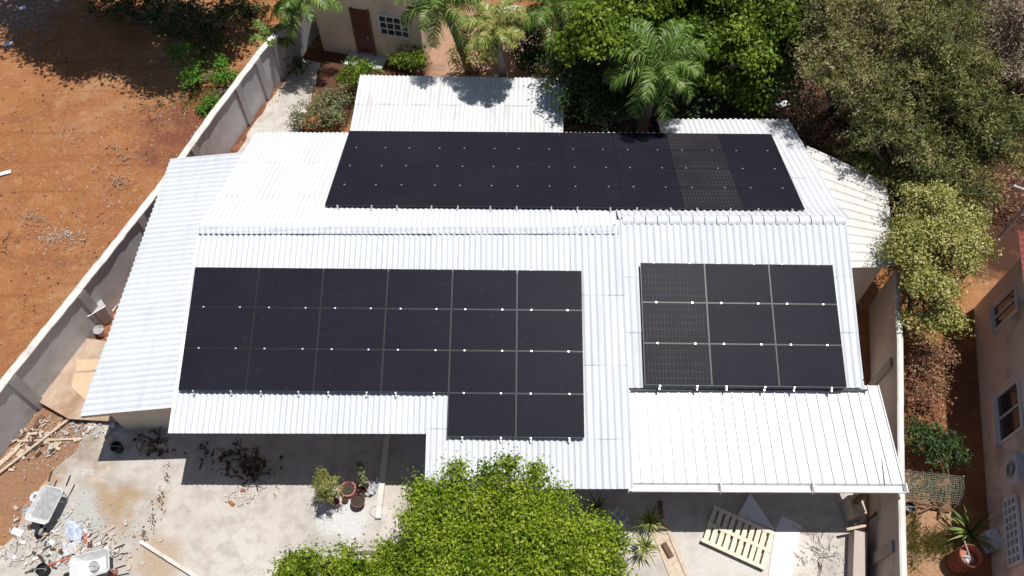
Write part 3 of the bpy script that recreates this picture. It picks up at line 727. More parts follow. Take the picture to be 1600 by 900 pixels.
# upright pipe post with short arm beside the neighbour eave, no lamp
pp = thing('lamp_pole', G(1560, 340, 2.6), 'grey pole with short arm beside the neighbour house roof', 'pole')
pp.location = (n0.x+.3, n0.y+1.4, 0)
mb = MB(); pb_ = Vector(pp.location); mb.tube([pb_, pb_+Vector((0, 0, 4.1))], [.06, .05], 8); mb.build('shaft', 'steel', pp)
mb = MB(); mb.tube([pb_+Vector((0, 0, 4.1)), pb_+Vector((-.7, .2, 4.25))], .035, 8); mb.build('arm', 'steel', pp)
# air conditioner on the neighbour wall
ap = onwall(1590, 735, n0+on_*.25, dn); ac = thing('air_conditioner', (ap.x, ap.y, ap.z-.3), 'white outdoor air conditioner unit on the peach wall', 'air conditioner')
mb = MB(); mb.box((ap.x, ap.y, ap.z), (.8, .32, .55), rz=rz); mb.build('casing', 'steel', ac, bevel=.02)
mb = MB(); 
fc = ap+on_*.17
for rr_ in (.08, .14, .2):
    mb.tube([fc+dn*math.cos(t)*rr_+Vector((0, 0, math.sin(t)*rr_)) for t in [i*math.pi/8 for i in range(17)]], .008, 5)
mb.build('fan_grille', 'panel_frame', ac)
# water tank and white canopy far behind
tb = G(820, 8); tk = thing('water_tank', (tb.x, tb.y+1.5, 0), 'dark blue water tank behind the palms', 'tank')
mb = MB(); mb.lathe(tk.location, [(0.01, 0), (.55, 0), (.55, 1.2), (.5, 1.35), (.25, 1.45), (.01, 1.47)], 24); mb.build('body', 'bluetank', tk, smooth=True)
mb = MB(); mb.lathe((tk.location.x, tk.location.y, 1.46), [(.2, 0), (.2, .06), (.01, .08)], 16); mb.build('lid', 'bluetank', tk)
ub = G(795, 14, 2.2); um = thing('sunshade', (ub.x, ub.y, 0), 'small white canopy standing between the palms', 'canopy')
mb = MB(); mb.lathe((ub.x, ub.y, 2.0), [(.55, 0), (.3, .2), (.02, .32)], 8); mb.build('canopy', 'white_sheet', um, sol=.01)
mb = MB(); mb.tube([(ub.x, ub.y, 0), (ub.x, ub.y, 2.3)], .03, 8); mb.build('pole', 'steel', um)

# ======================= TREES =======================
def CL(u, v, z, r): p = G(u, v, z); return ((p.x, p.y, p.z), r)
p = G(790, 960, 0)
tree('leafy_tree', (p.x, p.y-.6, 0), [CL(775, 880, 2.9, (1.7, 1.5, 1.0)), CL(690, 850, 2.9, (1.1, 1.2, .8)), CL(850, 830, 2.9, (1.2, 1.0, .8)), CL(900, 900, 2.6, (1.4, 1.35, .9)), CL(545, 910, 2.3, (1.0, .85, .7)), CL(635, 915, 2.6, (1.1, 1.0, .8)),
     CL(465, 905, 2.1, (.5, .6, .45)), CL(600, 868, 2.3, (.35, .3, .3)), CL(780, 790, 3.0, (1.3, .65, .6)), CL(680, 790, 3.0, (.7, .5, .4)), CL(760, 960, 3.2, (2.4, 1.2, 1.0)), CL(940, 850, 2.3, (.6, .7, .5)),
     CL(715, 737, 3.4, (.25, .22, .3)), CL(765, 742, 3.4, (.3, .2, .3)), CL(795, 728, 3.5, (.22, .15, .25)), CL(835, 742, 3.4, (.3, .2, .25)), CL(655, 765, 3.0, (.3, .3, .25))],
     L['lime'], 60, .085, 'bright lime green leafy tree in front of the porch, at the bottom centre', tr=.16, sub=.15, subdens=12, fill=.15, limbs=2, aspect=.55, sp=10, sf=.36, zj=.5)
p = G(1060, 60)
tree('broadleaf_tree', (6.0, 23.2, 0), [CL(1075, 35, 3.7, (2.1, 2.0, 1.5)), CL(1170, 60, 3.4, (1.6, 1.8, 1.3)), CL(985, 30, 3.8, (1.7, 1.6, 1.3)), CL(1130, 125, 2.2, (1.3, 1.0, .9)), CL(1080, -30, 4.4, (3.0, 2.0, 1.4)), CL(1175, 145, 2.0, (.8, .7, .7)), CL(930, 70, 4.5, (1.1, 1.2, 1.0))],
     L['green'], 50, .14, 'dense green tree rising behind the roof right of centre', tr=.2, sub=.2, subdens=9, fill=.2, aspect=.6, sp=11, sf=.36, zj=.5, limbs=3)
tree('broadleaf_tree', (2.4, 19.6, 0), [CL(905, 130, 3.1, (1.0, .9, .9)), CL(945, 165, 2.6, (.8, .7, .7)), CL(890, 95, 3.2, (.8, .8, .7)), CL(975, 130, 2.9, (.8, .8, .7)), CL(900, 185, 1.6, (.55, .4, .5)), CL(1085, 165, 1.5, (1.0, .6, .6))],
     L['deep'], 36, .12, 'dark leaved low tree beside the end of the annex roof', tr=.09, sub=.2, subdens=7, aspect=.6)
tree('broadleaf_tree', (9.6, 23.5, 0), [CL(1235, 40, 3.4, (1.1, 1.6, 1.3)), CL(1215, 115, 2.6, (.7, 1.2, .9)), CL(1250, -10, 4.5, (1.2, 1.2, 1.2))],
     L['deep'], 36, .12, 'dark green tree between the dense tree and the feathery trees', tr=.12, sub=.2, subdens=7, aspect=.6)
kw = dict(sub=.24, subdens=8.5, fill=.3, aspect=.34, spray=.46, drop=.34, sp=9, sf=.38, zj=.6)
tree('feathery_tree', (12.3, 22.5, 0), [CL(1310, 100, 4.6, (1.5, 1.6, 1.0)), CL(1350, 40, 5.0, (1.8, 1.6, 1.0)), CL(1290, 40, 4.6, (1.0, 1.2, .9)), CL(1360, 150, 4.3, (1.2, .9, .8))],
     L['acacia'], 64, .105, 'olive feathery tree with open drooping sprays, upper right behind the house', tr=.16, **kw)
tree('feathery_tree', (14.2, 20.5, 0), [CL(1430, 90, 5.0, (2.0, 2.0, 1.1)), CL(1500, 150, 4.6, (1.7, 1.8, 1.1)), CL(1450, 10, 5.2, (2.4, 1.8, 1.1)), CL(1560, 220, 4.0, (1.3, 1.4, .9)), CL(1420, 170, 4.0, (1.2, 1.0, .8))],
     L['acacia_b'], 64, .105, 'tall green feathery tree left of the dry grey tree', tr=.2, **kw)
tree('feathery_tree', (12.2, 17.6, 0), [CL(1400, 215, 3.8, (1.4, .9, .8)), CL(1450, 255, 3.6, (1.3, 1.0, .8)), CL(1370, 185, 3.9, (1.0, .8, .7)), CL(1500, 300, 3.2, (1.1, .9, .7)), CL(1530, 250, 3.2, (.9, .9, .8)), CL(1350, 245, 2.9, (.6, .45, .4)), CL(1395, 290, 2.9, (.5, .4, .4))],
     L['acacia_b'], 64, .10, 'low feathery tree spreading just above the yellow-green tree', tr=.13, **kw)
tree('dry_tree', (16.8, 20.5, 0), [CL(1575, 50, 4.8, (1.3, 2.0, 1.2)), CL(1610, 130, 4.5, (1.2, 1.4, 1.0)), CL(1550, 100, 4.4, (.7, .9, .7))],
     L['grey'], 44, .10, 'greyish dry tree with sparse leaves in the upper right corner', tr=.16, limbs=16, **dict(kw, drop=.25))
tree('small_tree', (12.15, 12.6, 0), [CL(1455, 370, 3.4, (1.25, 1.05, .9)), CL(1420, 400, 3.2, (.7, .8, .7)), CL(1495, 400, 3.2, (.75, .8, .7)), CL(1450, 450, 2.9, (.9, .8, .7)), CL(1470, 500, 2.4, (.6, .5, .5)), CL(1440, 320, 3.4, (.8, .5, .6)), CL(1510, 345, 3.0, (.5, .5, .5)), CL(1430, 500, 2.3, (.4, .4, .4))],
     L['yellow'], 44, .085, 'rounded yellow-green tree overhanging the right boundary wall', tr=.1, sub=.15, subdens=13, fill=.2, aspect=.55, sp=8, sf=.4, zj=.45, limbs=3)
# out-of-frame trees of the vacant lot, whose shade lies on the soil
tree('lot_tree', (-15.0, 31.5, 0), [((-15.8, 27.2, 7.5), (2.3, 2.0, 1.3)), ((-17.6, 29.2, 7.5), (2.2, 2.0, 1.3)), ((-12.8, 26.9, 7.4), (2.0, 2.3, 1.2)), ((-14.8, 25.9, 7.0), (1.6, 1.0, .8)), ((-10.8, 26.9, 6.4), (1.5, 1.8, 1.0)), ((-12.3, 24.9, 6.6), (.9, .9, .6)), ((-17.6, 27.0, 7), (1.4, 1.0, .7)), ((-11.6, 24.3, 6.2), (.5, .7, .4)), ((-13.2, 25.2, 6.6), (.7, .5, .4))],
     L['deep'], 60, .19, 'large shade tree just beyond the top of the red soil lot', tr=.28, sub=.3, subdens=4.5, aspect=.6)
# weeds / shrubs
def sh(nm, u, v, z, r, leaf, dens, size, label, cat='shrub', grp=None, extra=(), **k):
    c = [CL(u, v, z, r)]+[CL(*e) for e in extra]; b = Vector(c[0][0]); b.z = 0
    return shrub(nm, b, c, leaf, dens, size, label, cat, grp, **dict(dict(sub=.12, subdens=14, aspect=.5), **k))
sh('weed_clump', 300, 118, .5, (.35, .7, .4), L['weed'], 22, .11, 'bright green weeds growing in the tree shade on red soil', 'weeds', extra=[(345, 105, .45, (.3, .5, .3)), (285, 85, .6, (.5, .4, .4))])
sh('weed_clump', 350, 122, .4, (.55, .3, .3), L['weed'], 22, .11, 'bright green weeds against the outside of the boundary wall', 'weeds', extra=[(335, 158, .3, (.35, .4, .2)), (320, 172, .1, (.3, .2, .12))])
sh('weed_clump', 200, 10, .5, (1.6, 1.0, .5), L['deep'], 20, .13, 'dark undergrowth in shade at the top of the red soil lot', 'weeds', extra=[(290, 30, .5, (1.5, 1.2, .5)), (375, 20, .6, (1.1, 1.0, .6)), (330, 70, .3, (.8, .8, .3))], drop=.3)
sh('shrub', 500, 178, .75, (.95, .65, .6), L['olive'], 30, .085, 'silvery green rounded shrub at the corner of the annex roof', extra=[(530, 160, .8, (.6, .6, .5)), (470, 190, .5, (.4, .35, .35))])
sh('shrub', 552, 125, .8, (.55, .55, .6), L['green'], 28, .11, 'green leafy shrub at the upper left corner of the annex roof', extra=[(575, 110, .7, (.5, .3, .4))])
sh('shrub', 640, 98, .6, (.7, .4, .45), L['green'], 28, .11, 'green shrub under the outbuilding window', extra=[(655, 86, .7, (.3, .25, .3))])
sh('shrub', 745, 85, 1.0, (.9, .6, .8), L['palm_y'], 24, .16, 'yellowish mixed shrub at the foot of the leaning palm', aspect=.25)
sh('shrub', 810, 60, 1.4, (1.1, .8, 1.0), L['deep'], 24, .16, 'dark green shrub between the palms behind the annex', aspect=.4, extra=[(840, 100, 1.2, (.8, .6, .8))])
sh('shrub', 1455, 695, .9, (.72, .55, .5), L['deep'], 34, .09, 'rounded green bush in the right yard above the grey net', extra=[(1480, 705, .8, (.5, .45, .45)), (1430, 680, .8, (.35, .4, .4))], subdens=18)
sh('dry_shrub', 1440, 570, .8, (.7, .9, .5), L['brown'], 30, .09, 'dry brown bush beside the right boundary wall', extra=[(1440, 620, .6, (.7, .6, .4)), (1425, 530, .7, (.4, .6, .4)), (1470, 560, .6, (.5, .6, .4))], drop=.15)
sh('dry_shrub', 1250, 190, .6, (1.1, .8, .5), L['brown'], 16, .1, 'dry brown undergrowth behind the right roof corner', drop=.45, extra=[(1300, 235, .6, (1.0, .8, .4)), (1270, 140, .6, (.8, .8, .5))])
sh('dry_shrub', 1570, 290, .6, (1.2, 1.2, .5), L['brown'], 16, .1, 'reddish dry undergrowth near the neighbour house roof', drop=.5)
sh('shrub', 425, 95, .5, (.4, .5, .4), L['deep'], 18, .14, 'small dark shrub inside the grey wall near the outbuilding', aspect=.35, extra=[(470, 105, .4, (.4, .3, .3))])
# palms
palm(G(450, -28), G(470, 0, 3.0), 'palm with drooping fronds over the grey wall beside the outbuilding', L['palm'], 18, 1.5, ll=.46)
palm(G(733, 112), G(690, 8, 4.4), 'leaning palm with a bare curved trunk behind the annex roof', L['palm'], 20, 1.8, ll=.5)
palm((-.15, 22.1, 0), G(775, 48, 4.5), 'palm casting its shadow on the annex roof', L['palm_y'], 18, 1.2, ll=.42)
palm(G(880, 100), G(868, 12, 3.9), 'palm with hanging fronds left of the dense green tree', L['palm'], 20, 1.7, ll=.5)
palm((4.5, 19.9, 0), G(1026, 105, 4.4), 'full crowned green palm standing behind the notch in the roof', L['palm'], 24, 1.9, .18, ll=.55)
palm((-8.9, 24.4, 0), (-9.0, 24.2, 1.5), 'short palm in front of the cream outbuilding', L['palm'], 9, 1.0, .06, ll=.3)

# ======================= YARD OBJECTS =======================
# low kerb between yard and porch
def slabthing(name, a, b, wd, ht, mat, label, cat, z=0, group=None, **k):
    a, b = Vector(a), Vector(b); a.z += z+ht/2; b.z += z+ht/2; mb = MB(); mb.beam(a, b, wd, ht); o = mb.build(name, mat, None, loc=(a.x, a.y, z), bevel=.006)
    return tag(o, label, cat, group)
slabthing('kerb', G(592, 812), G(606, 680), .16, .14, 'cap', 'pale low kerb running from the porch shade to the green tree', 'kerb', .03)
slabthing('concrete_beam', G(222, 848), G(312, 905), .10, .14, 'cap', 'long pale concrete beam lying at an angle in the yard', 'beam', .03)
def plank(a, b, wd, th, mat, label, z=.012, grp='loose timber in the yard'):
    return slabthing('plank', a, b, wd, th, mat, label, 'plank', z, grp)
plank(G(0, 742), G(116, 652), .07, .06, 'wood', 'long thin pole of pale timber leaning across the dirt beside the grey wall', .06)
plank(G(-10, 735), G(38, 690), .14, .03, 'wood', 'short wide board against the foot of the grey wall', .0)
plank(G(28, 690), G(130, 686), .06, .04, 'wood', 'thin strip of timber lying crosswise under the long pole', .01)
plank(G(52, 672), G(68, 650), .16, .05, 'wood_dark', 'short dark board beside the plywood sheets', .0)
plank(G(10, 700), G(60, 665), .05, .04, 'wood_dark', 'thin dark stick between the grey wall and the long pole', .01)
def board(px, mat, label, z=.02, th=.02, name='plywood_sheet', cat='board', tilt=None, grp=None):
    pts = [G(u, v, z) for u, v in px]
    if tilt: pts = [Vector((q.x, q.y, z+tz)) for q, tz in zip(pts, tilt)]
    n = len(pts); vs = pts+[q+Vector((0, 0, th)) for q in pts]; mb = MB()
    mb.add(vs, [tuple(range(n))[::-1], tuple(range(n, 2*n))]+[(i, (i+1) % n, (i+1) % n+n, i+n) for i in range(n)])
    o = mb.build(name, mat, None, loc=(pts[0].x, pts[0].y, 0)); return tag(o, label, cat, grp)
board([(50, 622), (128, 528), (210, 540), (195, 660), (108, 655)], 'ply', 'large weathered plywood sheet on the ground beside the lean-to roof', .22, .03)
board([(120, 562), (160, 562), (158, 578), (120, 581)], 'ply_light', 'small new plywood offcut on the weathered sheet, farther from the camera', .256, .02, tilt=[0, .0, .0, 0], grp='plywood offcuts')
board([(116, 584), (160, 582), (150, 640), (112, 606)], 'ply_light', 'long new plywood offcut on the weathered sheet, closer to the camera', .256, .02, grp='plywood offcuts')
for (u, v, l2) in ((60, 615, 'near'), (125, 545, 'far')):
    pass
# box beside wall with rails
bx = G(160, 500); t = thing('metal_box', bx, 'small grey metal cabinet beside the grey wall and lean-to', 'box')
mb = MB(); mb.box((bx.x, bx.y, .42), (.6, .5, .8), rz=.7); mb.build('body', 'steel', t, bevel=.02)
mb = MB(); mb.box((bx.x, bx.y, .85), (.72, .6, .05), rz=.7); mb.build('lid', 'alu', t, bevel=.01)
for a, b, lb, mt in (((168, 486), (212, 418), 'white pipe lying along the foot of the grey wall', 'whitepaint'), ((176, 488), (218, 425), 'second white pipe lying closer to the lean-to', 'whitepaint')):
    A, B = G(*a), G(*b); mb = MB(); mb.tube([A+Vector((0, 0, .06)), B+Vector((0, 0, .06))], .05, 10); tag(mb.build('pipe', mt, None, loc=A), lb, 'pipe', 'white pipes by the grey wall')
bk_ = G(160, 522)
def bucket(c, r, h, mat, label, inner='rubble', cat='bucket', name='bucket'):
    t = thing(name, c, label, cat); mb = MB(); mb.lathe(c, [(.01, .01), (r*.8, .01), (r, h), (r*1.05, h), (r*1.05, h-.02), (r*.97, h-.02), (r*.78, .04)], 20); mb.build('body', mat, t, smooth=False)
    mb = MB(); mb.lathe(c, [(r*.9, h*.6), (.01, h*.66)], 16); mb.build('contents', inner, t)
    mb = MB(); mb.tube([Vector(c)+Vector((r*1.04*math.cos(a), .3*r*math.sin(a)-r*.3, h+.02-.0*a)) for a in [i*math.pi/8 for i in range(9)]], .006, 5); mb.build('handle', 'steel', t)
    return t
bucket(bk_, .15, .3, 'whitepaint', 'white bucket just in front of the grey metal cabinet')
bucket(G(187, 703), .15, .3, 'rubber', 'black bucket in the shade under the lean-to corner', 'dark')
bucket(G(50, 800), .15, .22, 'steel', 'grey bucket touching the full wheelbarrow')
bucket(G(73, 893), .15, .3, 'rubber', 'black bucket at the bottom edge beside the tipped rubble', 'dark')
# tyre-like roll
c = G(58, 778); mb = MB(); mb.lathe((c.x, c.y, 0), [(.06, .0), (.15, .0), (.17, .06), (.15, .12), (.06, .12), (.055, .06), (.06, 0)], 20); tag(mb.build('roll', 'cloth', None, loc=c), 'pale tape roll lying beside the full wheelbarrow', 'roll')
def wheelbarrow(c, az, label, load):
    t = thing('wheelbarrow', c, label, 'wheelbarrow', 'wheelbarrows in the yard'); R = Matrix.Rotation(az, 3, 'Z'); c = Vector(c)
    P = lambda x, y, z: c+R@Vector((x, y, z))
    mb = MB()      # tray: x forward to the wheel
    top = [(.50, .26), (.42, .33), (-.38, .31), (-.46, .24), (-.46, -.24), (-.38, -.31), (.42, -.33), (.50, -.26)]
    bot = [(.24, .15), (.2, .19), (-.26, .19), (-.30, .15), (-.30, -.15), (-.26, -.19), (.2, -.19), (.24, -.15)]
    n = 8; vs = [P(x, y, .60) for x, y in top]+[P(x, y, .36) for x, y in bot]+[P(x*1.05, y*1.06, .60) for x, y in top]+[P(x*1.05, y*1.06, .575) for x, y in top]
    mb.add(vs, [(i, (i+1) % n, (i+1) % n+n, i+n) for i in range(n)]+[tuple(range(n, 2*n))]+[(i, i+2*n, (i+1) % n+2*n, (i+1) % n) for i in range(n)]+[(i+2*n, i+3*n, (i+1) % n+3*n, (i+1) % n+2*n) for i in range(n)])
    mb.build('tray', 'tray', t, sol=.008)
    if load:
        lb = MB(); k = 14; vs = []
        for i in range(k+1):
            for j in range(k+1):
                x = -.40+.82*i/k; y = -.27+.54*j/k; e = max(abs(x+.0)/.45, abs(y)/.29); vs.append(P(x*.97, y*.97, .60-.10*e**2*.9-.03+random.uniform(-.02, .03)))
        lb.add(vs, [(i*(k+1)+j, (i+1)*(k+1)+j, (i+1)*(k+1)+j+1, i*(k+1)+j+1) for i in range(k) for j in range(k)])
        o = lb.build('rubble_load', 'rubble', t)
    fr = MB()
    for s_ in (-1, 1): fr.tube([P(.72, s_*.04, .2), P(.2, s_*.15, .33), P(-.4, s_*.24, .42), P(-.62, s_*.27, .52)], .016, 7)
    fr.build('frame', 'steel', t)
    for s_ in (-1, 1):
        gb_ = MB(); gb_.tube([P(-.60, s_*.27, .51), P(-.88, s_*.28, .58)], .022, 8); gb_.build('handle', 'rubber', t)
        lg = MB(); lg.tube([P(-.18, s_*.2, .36), P(-.26, s_*.21, .01), P(-.38, s_*.22, .02), P(-.42, s_*.24, .40)], .013, 6); lg.build('leg', 'steel', t)
    wh = MB(); q = P(.66, 0, .19); ax = R@Vector((0, 1, 0)); vx = R@Vector((1, 0, 0))
    wh.tube([q+(vx*math.cos(a)+Vector((0, 0, 1))*math.sin(a))*.145 for a in [i*math.pi/10 for i in range(21)]], .045, 8, cap=False); w_ = wh.build('wheel', 'rubber', t, smooth=True)
    hb = MB(); hb.tube([q-ax*.05, q+ax*.05], .1, 12); hb.build('rim', 'steel', w_)
    return t
a1_, a2_ = G(92, 742, .5), G(55, 812, .5); az = math.atan2(a2_.y-a1_.y, a2_.x-a1_.x)
c = G(78, 800, 0); wheelbarrow(G(86, 797), az, 'full wheelbarrow of grey rubble beside the red dirt', True)
wheelbarrow(G(156, 890), rad(196), 'nearly empty wheelbarrow at the bottom edge of the yard', False)
bucket(G(150, 886, .40), .12, .16, 'tray', 'round cement pail standing in the nearly empty wheelbarrow')
# rubble pieces
def frag(u, v, sx, sy, rz, mat, label, name='board_scrap', cat='scrap', th=.03, z=.02, grp='building scraps near the wheelbarrows'):
    c = G(u, v); mb = MB(); mb.box((c.x, c.y, z+th/2), (sx, sy, th), rz=rz); return tag(mb.build(name, mat, None, loc=(c.x, c.y, z), bevel=.004), label, cat, grp)
frag(28, 832, .34, .18, -.35, 'white_sheet', 'pale rectangular scrap left of the rubble patch')
frag(35, 848, .22, .08, -.1, 'white_sheet', 'thin grey strip just below the pale rectangular scrap')
frag(72, 858, .55, .035, .55, 'panel_frame', 'long dark metal strip below the full wheelbarrow')
frag(90, 848, .3, .03, .2, 'steel', 'short grey bar above the long dark strip')
frag(118, 826, .32, .03, -.9, 'panel_frame', 'dark angle bar on the blue and white rag')
frag(105, 848, .32, .04, .95, 'steel', 'grey bar crossing the lower rag edge')
frag(150, 838, .14, .1, .6, 'stone', 'beige stone block right of the blue rag', 'stone_block', th=.08)
frag(135, 842, .08, .3, .1, 'terra', 'reddish upright brick strip beside the blue rag', 'brick', th=.06)
frag(95, 878, .62, .07, .35, 'redcloth', 'rusty red pipe piece leading to the second wheelbarrow', 'pipe_piece', th=.06)
frag(55, 890, .5, .05, .4, 'wood_dark', 'dark timber strip at the bottom edge by the black bucket', 'plank')
frag(178, 895, .22, .12, .1, 'brick', 'red brick right of the nearly empty wheelbarrow', 'brick', th=.07)
def cloth(u, v, sx, sy, mat, label, h=.08, name='rag'):
    c = G(u, v); k = 12; vs = []; mb = MB(); ph = random.uniform(0, 6)
    for i in range(k+1):
        for j in range(k+1):
            x, y = (i/k-.5)*sx, (j/k-.5)*sy; q = 1+.25*math.sin(4*i/k+ph)*math.cos(3*j/k)
            vs.append((c.x+x*q, c.y+y*q, .035+h*(.5+.5*math.sin(i*1.3+ph)*math.cos(j*1.1+ph))))
    mb.add(vs, [(i*(k+1)+j, (i+1)*(k+1)+j, (i+1)*(k+1)+j+1, i*(k+1)+j+1) for i in range(k) for j in range(k)])
    return tag(mb.build(name, mat, None, loc=(c.x, c.y, 0), sol=.006), label, 'cloth')
cloth(117, 832, .45, .5, 'bluecloth', 'crumpled blue and white rag between the wheelbarrows')
cloth(112, 858, .35, .35, 'cloth', 'pale crumpled sheet below the blue and white rag')
cloth(582, 762, .34, .45, 'cloth', 'pale sack beside the red pots and the kerb', .25, 'sack')
cloth(963, 812, .6, .45, 'cloth', 'pale crumpled tarp at the right edge of the lime green tree', .2, 'tarp')
# scattered stones / chips (uncountable)
def scatter(name, regions, mat, smin, smax, zoff=.0):
    mb = MB()
    for (u, v, ru, rv, n) in regions:
        for _ in range(n):
            a, b = random.gauss(0, 1), random.gauss(0, 1); p = G(u+a*ru*.5, v+b*rv*.5); mb.rock((p.x, p.y, zoff), smin*(smax/smin)**random.random())
    return tag(mb.build(name, mat), kind='stuff')
scatter('gravel', [(35, 50, 60, 60, 420), (90, 368, 40, 18, 190), (170, 300, 110, 150, 260), (60, 680, 60, 30, 220), (245, 190, 80, 60, 120), (120, 150, 180, 150, 110), (70, 450, 120, 160, 80)], M['stone'], .012, .038, -.02)
scatter('rubble_chips', [(100, 850, 90, 45, 420), (60, 690, 80, 40, 200), (160, 800, 90, 60, 120), (140, 665, 40, 25, 160), (380, 778, 30, 8, 60), (1290, 870, 50, 30, 160), (570, 800, 30, 20, 40)], M['rubble'], .012, .05, .01)
scatter('dry_leaf_bits', [(120, 250, 240, 260, 700), (90, 480, 120, 160, 260), (300, 170, 90, 70, 260)], L['brown'], .012, .045, -.02)
scatter('leaf_litter', [(1250, 220, 120, 90, 700), (1430, 620, 50, 120, 260), (1560, 300, 60, 60, 260), (950, 200, 90, 14, 200)], L['brown'], .02, .06)
def debris(name, regions, mat, smax):
    mb = MB()
    for (u, v, ru, rv, n) in regions:
        for _ in range(n):
            p = G(u+random.gauss(0, ru*.5), v+random.gauss(0, rv*.5)); l_ = smax*random.random()**2.2+.03
            R_ = (Matrix.Rotation(random.uniform(0, 6.28), 3, 'Z') @ Matrix.Rotation(random.uniform(-.25, .25), 3, 'Y') @ Matrix.Rotation(random.uniform(-.3, .3), 3, 'X'))
            mb.box((p.x, p.y, .035+random.uniform(0, .03)), (l_, l_*random.uniform(.12, .7), random.uniform(.01, .035)), rot=R_)
    return tag(mb.build(name, mat), kind='stuff')
debris('pale_building_debris', [(112, 852, 80, 34, 150), (60, 675, 50, 24, 50), (150, 668, 40, 18, 50), (30, 862, 36, 30, 40), (185, 850, 50, 40, 30), (382, 775, 30, 7, 40), (240, 700, 60, 14, 24), (80, 820, 120, 60, 70)], M['stone'], .17)
debris('white_board_debris', [(118, 850, 70, 30, 40), (150, 672, 30, 14, 14), (30, 870, 30, 20, 12), (382, 776, 26, 6, 12)], M['white_sheet'], .16)
debris('wooden_debris', [(105, 850, 80, 40, 40), (60, 680, 66, 30, 60), (25, 715, 30, 24, 20), (240, 695, 60, 20, 26), (380, 728, 60, 26, 40), (1330, 790, 20, 30, 12)], M['wood'], .22)
debris('dark_debris', [(110, 855, 80, 36, 60), (235, 700, 50, 18, 44), (385, 728, 60, 22, 80), (330, 705, 60, 12, 16), (60, 690, 60, 30, 30)], M['drytwig_dark'], .2)
debris('joint_crumbs', [(262, 742, 5, 20, 26), (252, 780, 5, 22, 40), (238, 812, 6, 22, 40), (226, 838, 6, 14, 30)], M['wood_dark'], .035)
# dry branches on the soil lot
def twigs(u, v, n, ln, mat, label, name='dry_branch', cat='branch', grp=None, z=.02, hgt=.25, r=.012):
    c = G(u, v); mb = MB(); c.z = z
    for _ in range(n):
        az = random.uniform(0, 6.283); st = c+Vector((random.gauss(0, ln*.25), random.gauss(0, ln*.25), 0)); l_ = ln*random.uniform(.4, 1)
        e = st+Vector((math.cos(az)*l_, math.sin(az)*l_, random.uniform(.02, hgt))); pts = wobble(st, e, 4, .12); mb.tube(pts, [r, r*.8, r*.6, r*.5, r*.25], 5)
        for q in range(2):
            s_ = pts[random.randint(1, 3)]; a2 = az+random.uniform(-1, 1); mb.tube([s_, s_+Vector((math.cos(a2), math.sin(a2), .1))*l_*.4], [r*.5, r*.2], 4)
    return tag(mb.build(name, mat, None, loc=(c.x, c.y, 0)), label, cat, grp)
tw = 'dry branches on the red soil lot'
twigs(50, 340, 16, .75, 'twig', 'pale dry brush heap on red soil near the left edge', grp=tw)
twigs(197, 242, 8, .7, 'twig', 'dry branch with dark end on red soil near the lean-to', grp=tw)
twigs(185, 285, 10, .7, 'twig', 'thin curved dry branches on red soil by the boundary wall', grp=tw)
twigs(240, 170, 8, .6, 'drytwig_dark', 'dark dry twigs just below the tree shadow', grp=tw)
twigs(105, 215, 9, .8, 'twig', 'faint pale twigs in the middle of the red soil lot', grp=tw, r=.008)
twigs(10, 385, 8, .6, 'drytwig_dark', 'dark scrubby twig pile at the left edge of the lot', grp=tw)
twigs(1285, 865, 16, .8, 'drytwig_dark', 'tangled bare twigs on the slab beside the white board', hgt=.3, r=.009)
twigs(390, 735, 34, .7, 'drytwig_dark', 'dark tangled heap of dead branches under the porch eave', name='branch_heap', hgt=.9, r=.02)
twigs(345, 712, 8, .5, 'drytwig_dark', 'small dark sticks on the floor left of the branch heap', r=.018)
twigs(430, 755, 8, .6, 'twig', 'pale bare twigs poking out of the porch shade', hgt=.5)
twigs(240, 690, 14, .5, 'drytwig_dark', 'dark sticks piled in the shade under the lean-to', hgt=.4, r=.02)
twigs(385, 248, 3, .5, 'drytwig_dark', 'dark stick between the grey wall and the roof corner', hgt=.1, r=.02)
frag(8, 270, .40, .16, .35, 'white_sheet', 'bright white scrap at the left edge of the soil lot', grp=None, z=-.02)
frag(12, 68, .38, .2, .2, 'white_sheet', 'white scrap of litter in the upper left corner', grp=None, z=-.02)
frag(35, 12, .28, .2, .6, 'white_sheet', 'small white litter piece at the top left edge', grp=None, z=-.02)
# broken planter ring
c = G(375, 778); t = thing('brick_ring', c, 'ring of pale stones and red bricks at the edge of the porch shade', 'planter')
for i in range(9):
    a = i*2*math.pi/9; mb = MB(); mb.box((c.x+.36*math.cos(a), c.y+.2*math.sin(a), .06), (random.uniform(.1, .2), .09, .08), rz=a+1.57+random.uniform(-.4, .4)); mb.build('brick', 'brick' if i in (2, 6) else 'stone', t, bevel=.01)
# pots
def pot(u, v, r, h, mat, label, plant=None, name='plant_pot'):
    c = G(u, v); t = thing(name, c, label, 'pot', 'plant pots by the porch'); mb = MB()
    mb.lathe(c, [(.01, .035), (r*.68, .035), (r*.95, h*.86), (r*1.06, h*.87), (r*1.06, h), (r*.92, h), (r*.88, h*.8)], 22); mb.build('body', mat, t, smooth=False)
    mb = MB(); mb.lathe(c, [(r*.9, h*.8), (r*.4, h*.84), (.01, h*.82)], 16); mb.build('potting_soil', 'potsoil', t); return t, c
pot(562, 788, .19, .36, 'brownpot', 'large brown ribbed clay pot in front of the other pots')
pot(546, 768, .21, .25, 'pinkpot', 'wide faded red pot behind the large brown pot')
pot(541, 783, .09, .18, 'brownpot', 'small brown pot beside the large ribbed one')
pot(572, 766, .10, .22, 'terra', 'terracotta pot between the wide red pot and the sack')
pot(561, 765, .09, .22, 'pinkpot', 'small faded red pot right of the wide red pot')
pot(527, 788, .11, .26, 'pinkpot', 'red pot leaning at the foot of the pale conifer shrub')
t, c = pot(512, 778, .14, .3, 'terra', 'terracotta pot holding the pale feathery shrub')
